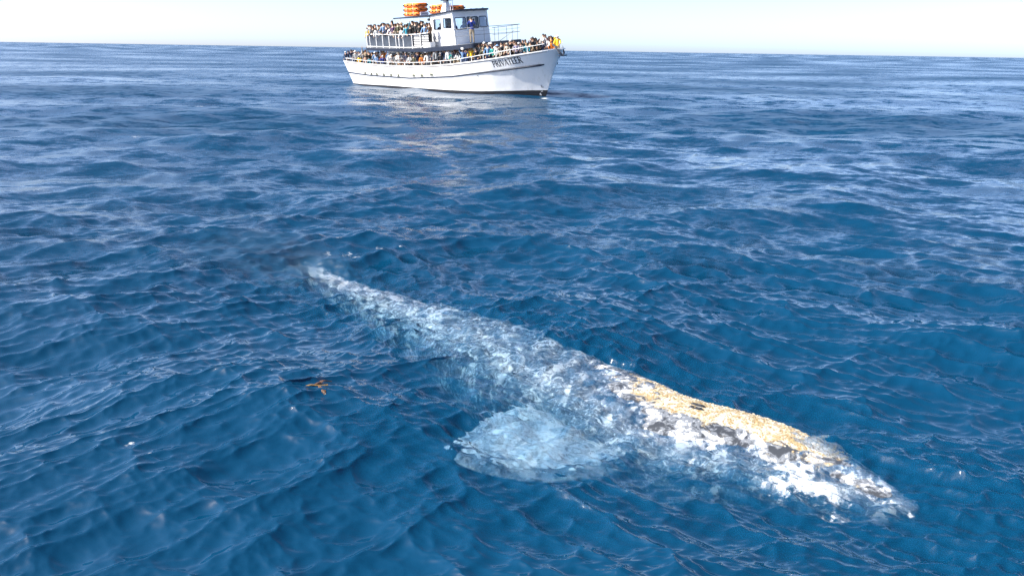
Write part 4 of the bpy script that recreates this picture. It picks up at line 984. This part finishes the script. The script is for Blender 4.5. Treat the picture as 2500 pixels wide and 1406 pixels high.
AFT = [(896, 68, 1, 'yellow', 'short', 'dark', 'idle'), (903, 61, 0, 'light grey', 'short', 'dark', 'stand'), (910, 64, 0, 'charcoal', 'long', 'dark', 'stand'), (915.5, 59.5, 1, 'grey', 'short', 'dark', 'idle'), (919.5, 69, 0, 'white', 'short', 'dark', 'lean'),
       (923, 61, 1, 'white', 'short', 'brown', 'stand'), (929.5, 59.5, 1, 'tan', 'short', 'dark', 'camera'), (935, 56, 0, 'light blue', 'short', 'dark', 'stand'), (942.5, 62, 0, 'navy', 'short', 'brown', 'stand'), (948, 58, 1, 'grey', 'short', 'dark', 'wave'),
       (953, 64, 0, 'white', 'cap', 'charcoal', 'stand'), (956, 50.5, 1, 'charcoal', 'long', 'dark', 'idle'), (958.5, 58, 0, 'purple', 'short', 'dark', 'stand'), (964.5, 58, 1, 'light grey', 'long', 'brown', 'stand'), (966.5, 69, 0, 'cream', 'short', 'dark', 'lean'),
       (971, 56, 0, 'olive', 'short', 'brown', 'stand'), (980, 55.5, 1, 'tan', 'sunhat', 'tan', 'stand'), (983, 69, 0, 'white', 'short', 'dark', 'lean'), (991.5, 60, 0, 'turquoise', 'short', 'dark', 'wave'), (999.5, 57, 1, 'navy', 'cap', 'charcoal', 'stand'),
       (1004, 62, 0, 'black', 'short', 'dark', 'lean'), (1006, 51.5, 1, 'black', 'cap', 'black', 'idle'), (1013, 53.5, 1, 'charcoal', 'short', 'brown', 'stand'), (1023, 57, 0, 'black', 'hood', 'black', 'stand'), (1029.5, 51.5, 1, 'black', 'short', 'dark', 'idle'),
       (1036, 58, 0, 'light blue', 'hood', 'grey', 'stand'), (1047.5, 56, 0, 'brown', 'long', 'brown', 'stand')]
UNITS = 'first second third fourth fifth sixth seventh eighth ninth tenth eleventh twelfth thirteenth fourteenth fifteenth sixteenth seventeenth eighteenth nineteenth'.split()
ORD = UNITS + [w_ for n_, c_ in (('twenty', 'twentieth'), ('thirty', 'thirtieth'), ('forty', 'fortieth'), ('fifty', 'fiftieth')) for w_ in [c_] + [n_ + '-' + u_ for u_ in UNITS[:9]]]
def pack(rows, gap, seed):
    """further people showing between and behind those picked out one by one"""
    r = random.Random(seed); out = list(rows); srt = sorted(rows)
    for a, b in zip(srt[:-1], srt[1:]):
        if b[0] - a[0] >= gap:
            out.append(((a[0] + b[0]) / 2 + r.uniform(-.8, .8), min(a[1], b[1]) + r.uniform(-.5, 3.0), 2, r.choice(('black', 'navy', 'grey', 'charcoal', 'light grey', 'denim', 'white', 'tan')), r.choice(('short', 'long', 'cap', 'short')), None, r.choice(('idle', 'camera', 'fold'))))
    return [q if q[5] else (*q[:5], r.choice(('dark', 'brown')) if q[4] in ('short', 'long') else r.choice(('white', 'charcoal', 'navy')), q[6]) for q in out]
STERN, SIDE, BOW, AFT = pack(STERN, 4.5, 1), pack(SIDE, 7.5, 2), pack(BOW, 6.4, 3), pack(AFT, 4.4, 4)
AREA = {'stern': (STERN, 'from the stern on the main deck', 'passengers at the stern of the main deck'), 'side': (SIDE, 'along the cabin rail from aft', 'passengers along the cabin side'),
        'bow': (BOW, 'towards the bow past the cabin', 'passengers crowding the bow'), 'aft': (AFT, 'from aft on the upper deck', 'passengers on the upper aft deck')}
for area, (rows, where, grp) in AREA.items():
    for k, (px, py, rank, top, gear, gcol, pose) in enumerate(sorted(rows)):
        extra = .24 if pose == 'lean' else 0
        if area == 'aft':
            yl = -2.55 + .6 * rank + prand.uniform(-.05, .05); x, z = on_plane(px, py, yl); dz_ = deck2(x) + .02
        else:
            x, z = on_plane(px, py, -2.7)
            for _ in range(3):
                lim = hull_half(x, sheer(x) - .3)
                yl = -(lim - .30 - .42 * rank - (.25 if pose in ('stand', 'lean') else .1))
                if CX0 - .3 < x < CX1 + .1: yl = min(yl, -2.34)
                x, z = on_plane(px, py, yl)
            dz_ = deck_z(x)
        x -= .0
        hgt = z - dz_ + extra * (1 if pose == 'lean' else 0) * .35
        hgt = min(1.86, max(1.12 if py > 130 or gear == 'hood' else 1.45, hgt))
        feet = z - hgt + (.0 if pose != 'lean' else .08)
        feet = max(dz_, min(feet, dz_ + .45)) if area != 'aft' else max(dz_, min(feet, dz_ + .4))
        face = -PI / 2 + math.radians(prand.uniform(8, 55))          # they look out over the starboard rail towards the whale
        hw_ = HAIRNAME[gear].format(gcol)
        lab = 'person in %s top with %s%s, %s %s' % (top, hw_, POSEWORD[pose], ORD[k], where)
        while len(lab.split()) > 16: lab = lab.replace(POSEWORD[pose], '') if POSEWORD[pose] and POSEWORD[pose] in lab else lab.replace(' top with', ',').replace('from the', 'from')
        add_person(x, yl, feet, hgt, top, gear, gcol, pose, prand.choice(('denim', 'black', 'navy', 'khaki', 'grey', 'charcoal')), face, lab, grp)
# the man in the blue jacket ahead of the wheelhouse, with his camera
x, z = on_plane(1150, 41.5, -.75)
add_person(x, -.75, deck2(x) + .02, z - deck2(x) - .02, 'royal blue', 'cap', 'charcoal', 'camera', 'khaki', -PI / 2 + .75, 'person in blue jacket and khaki trousers photographing from the platform before the wheelhouse', None, 1)
ph = link(bpy.data.objects.new('camera_in_hand', None)); ph.matrix_world = BOAT_M @ Matrix.Translation((x, -.75, deck2(x) + .02 + (z - deck2(x)) * .93)) @ Matrix.Rotation(-PI / 2 + .75, 4, 'Z')
tag(ph, 'small black camera raised by the person in blue jacket', 'camera')
MB().box(.17, .23, -.07, .07, -.05, .05).build('camera_body', M_DARK, ph); MB().tube([(.23, 0, 0), (.31, 0, 0)], .035, 10).build('lens_barrel', M_DARK, ph)
for k, (px, py, yl, top, gear, gc, lab) in enumerate([(1061, 53, -1.0, 'navy', 'short', 'dark', 'person in navy top behind the aftmost side window of the wheelhouse'), (1074, 48, -1.1, 'charcoal', 'cap', 'navy', 'person in dark top and cap inside the wheelhouse aft window'),
        (1096, 53, -1.1, 'navy', 'short', 'dark', 'person in navy top behind the forward side window of the wheelhouse'), (1134, 50, -.9, 'blue', 'short', 'brown', 'person in blue top seated behind the first front wheelhouse window'), (1161, 46, .1, 'royal blue', 'cap', 'navy', 'person in bright blue top at the helm behind the middle windscreen')]):
    x, z = on_plane(px, py, yl); x = min(max(x, 13.35), 14.9); z = min(max(z, deck2(x) + 1.45), deck2(x) + 1.85)
    add_person(x, yl, deck2(x) + .02, z - deck2(x) - .02, top, gear, gc, 'idle', 'denim', -PI / 2 + .9, lab, 'people inside the wheelhouse')

# ------------------------------------------------------------------ floating kelp
def sea_z(x, y):
    r = math.hypot(x, y); p, _ = sea_points(np.array([x]), np.array([y]), np.array([max(r * r / 2618, .006)])); return float(p[0, 2])
ka, kb = on_sea(741, 948), on_sea(806, 947)
kz = max(sea_z(*(ka[:2] * (1 - t) + kb[:2] * t)) for t in (0, .25, .5, .75, 1))
kelp = link(bpy.data.objects.new('kelp_frond', None)); kelp.location = ((ka[0] + kb[0]) / 2, (ka[1] + kb[1]) / 2, kz - .035); kelp.scale = (.85, .7, .9); kelp.rotation_euler = (0, 0, .12)
tag(kelp, 'broken yellow brown kelp frond floating beside the whale', 'kelp')
M_KELP = paint("kelp", (.30, .17, .04), .35, .2, bump=.3, scale=30); M_KELP2 = paint('kelp_blade', (.13, .065, .03), .35, .2, bump=.3, scale=30)
kl = np.linalg.norm(kb - ka)
MB().tube([(-kl / 2, 0, .012), (-kl / 4, .01, .025), (0, 0, .02), (kl / 4, .005, .018), (kl / 2, .012, .016)], [.010, .008, .006, .005, .008], 8).build('stem', M_KELP, kelp, smooth=True)
def kelp_blade(pts, w_):
    p = smooth_poly(pts, 14); t = np.gradient(p, axis=0); s_ = np.stack([-t[:, 1], t[:, 0], 0 * t[:, 0]], -1); s_ /= np.linalg.norm(s_, axis=1)[:, None]
    wv_ = w_ * np.sin(np.linspace(.25, PI - .1, 14)); v = []
    for i in range(14):
        for u, dz in ((-1, 0), (-.5, .006 * math.sin(i)), (0, .004), (.5, -.005 * math.sin(i * 1.3)), (1, 0)): v.append(p[i] + s_[i] * wv_[i] * u * (1 + .2 * math.sin(i * 1.7 + u)) + np.array([0, 0, dz + .006]))
        for u in (1, .5, 0, -.5, -1): v.append(p[i] + s_[i] * wv_[i] * u * (1 + .2 * math.sin(i * 1.7 + u)) + np.array([0, 0, 0]))
    return MB().add(v, [tuple(q) for q in grid_faces(14, 10)]).build('blade', M_KELP2, kelp, smooth=True)
kelp_blade([(-.05, 0, .015), (.02, .10, .012), (.06, .20, .0), (.14, .24, -.03)], .022)
kelp_blade([(.02, 0, .01), (.06, -.07, .0), (.09, -.13, -.01), (.10, -.18, -.05)], .025)
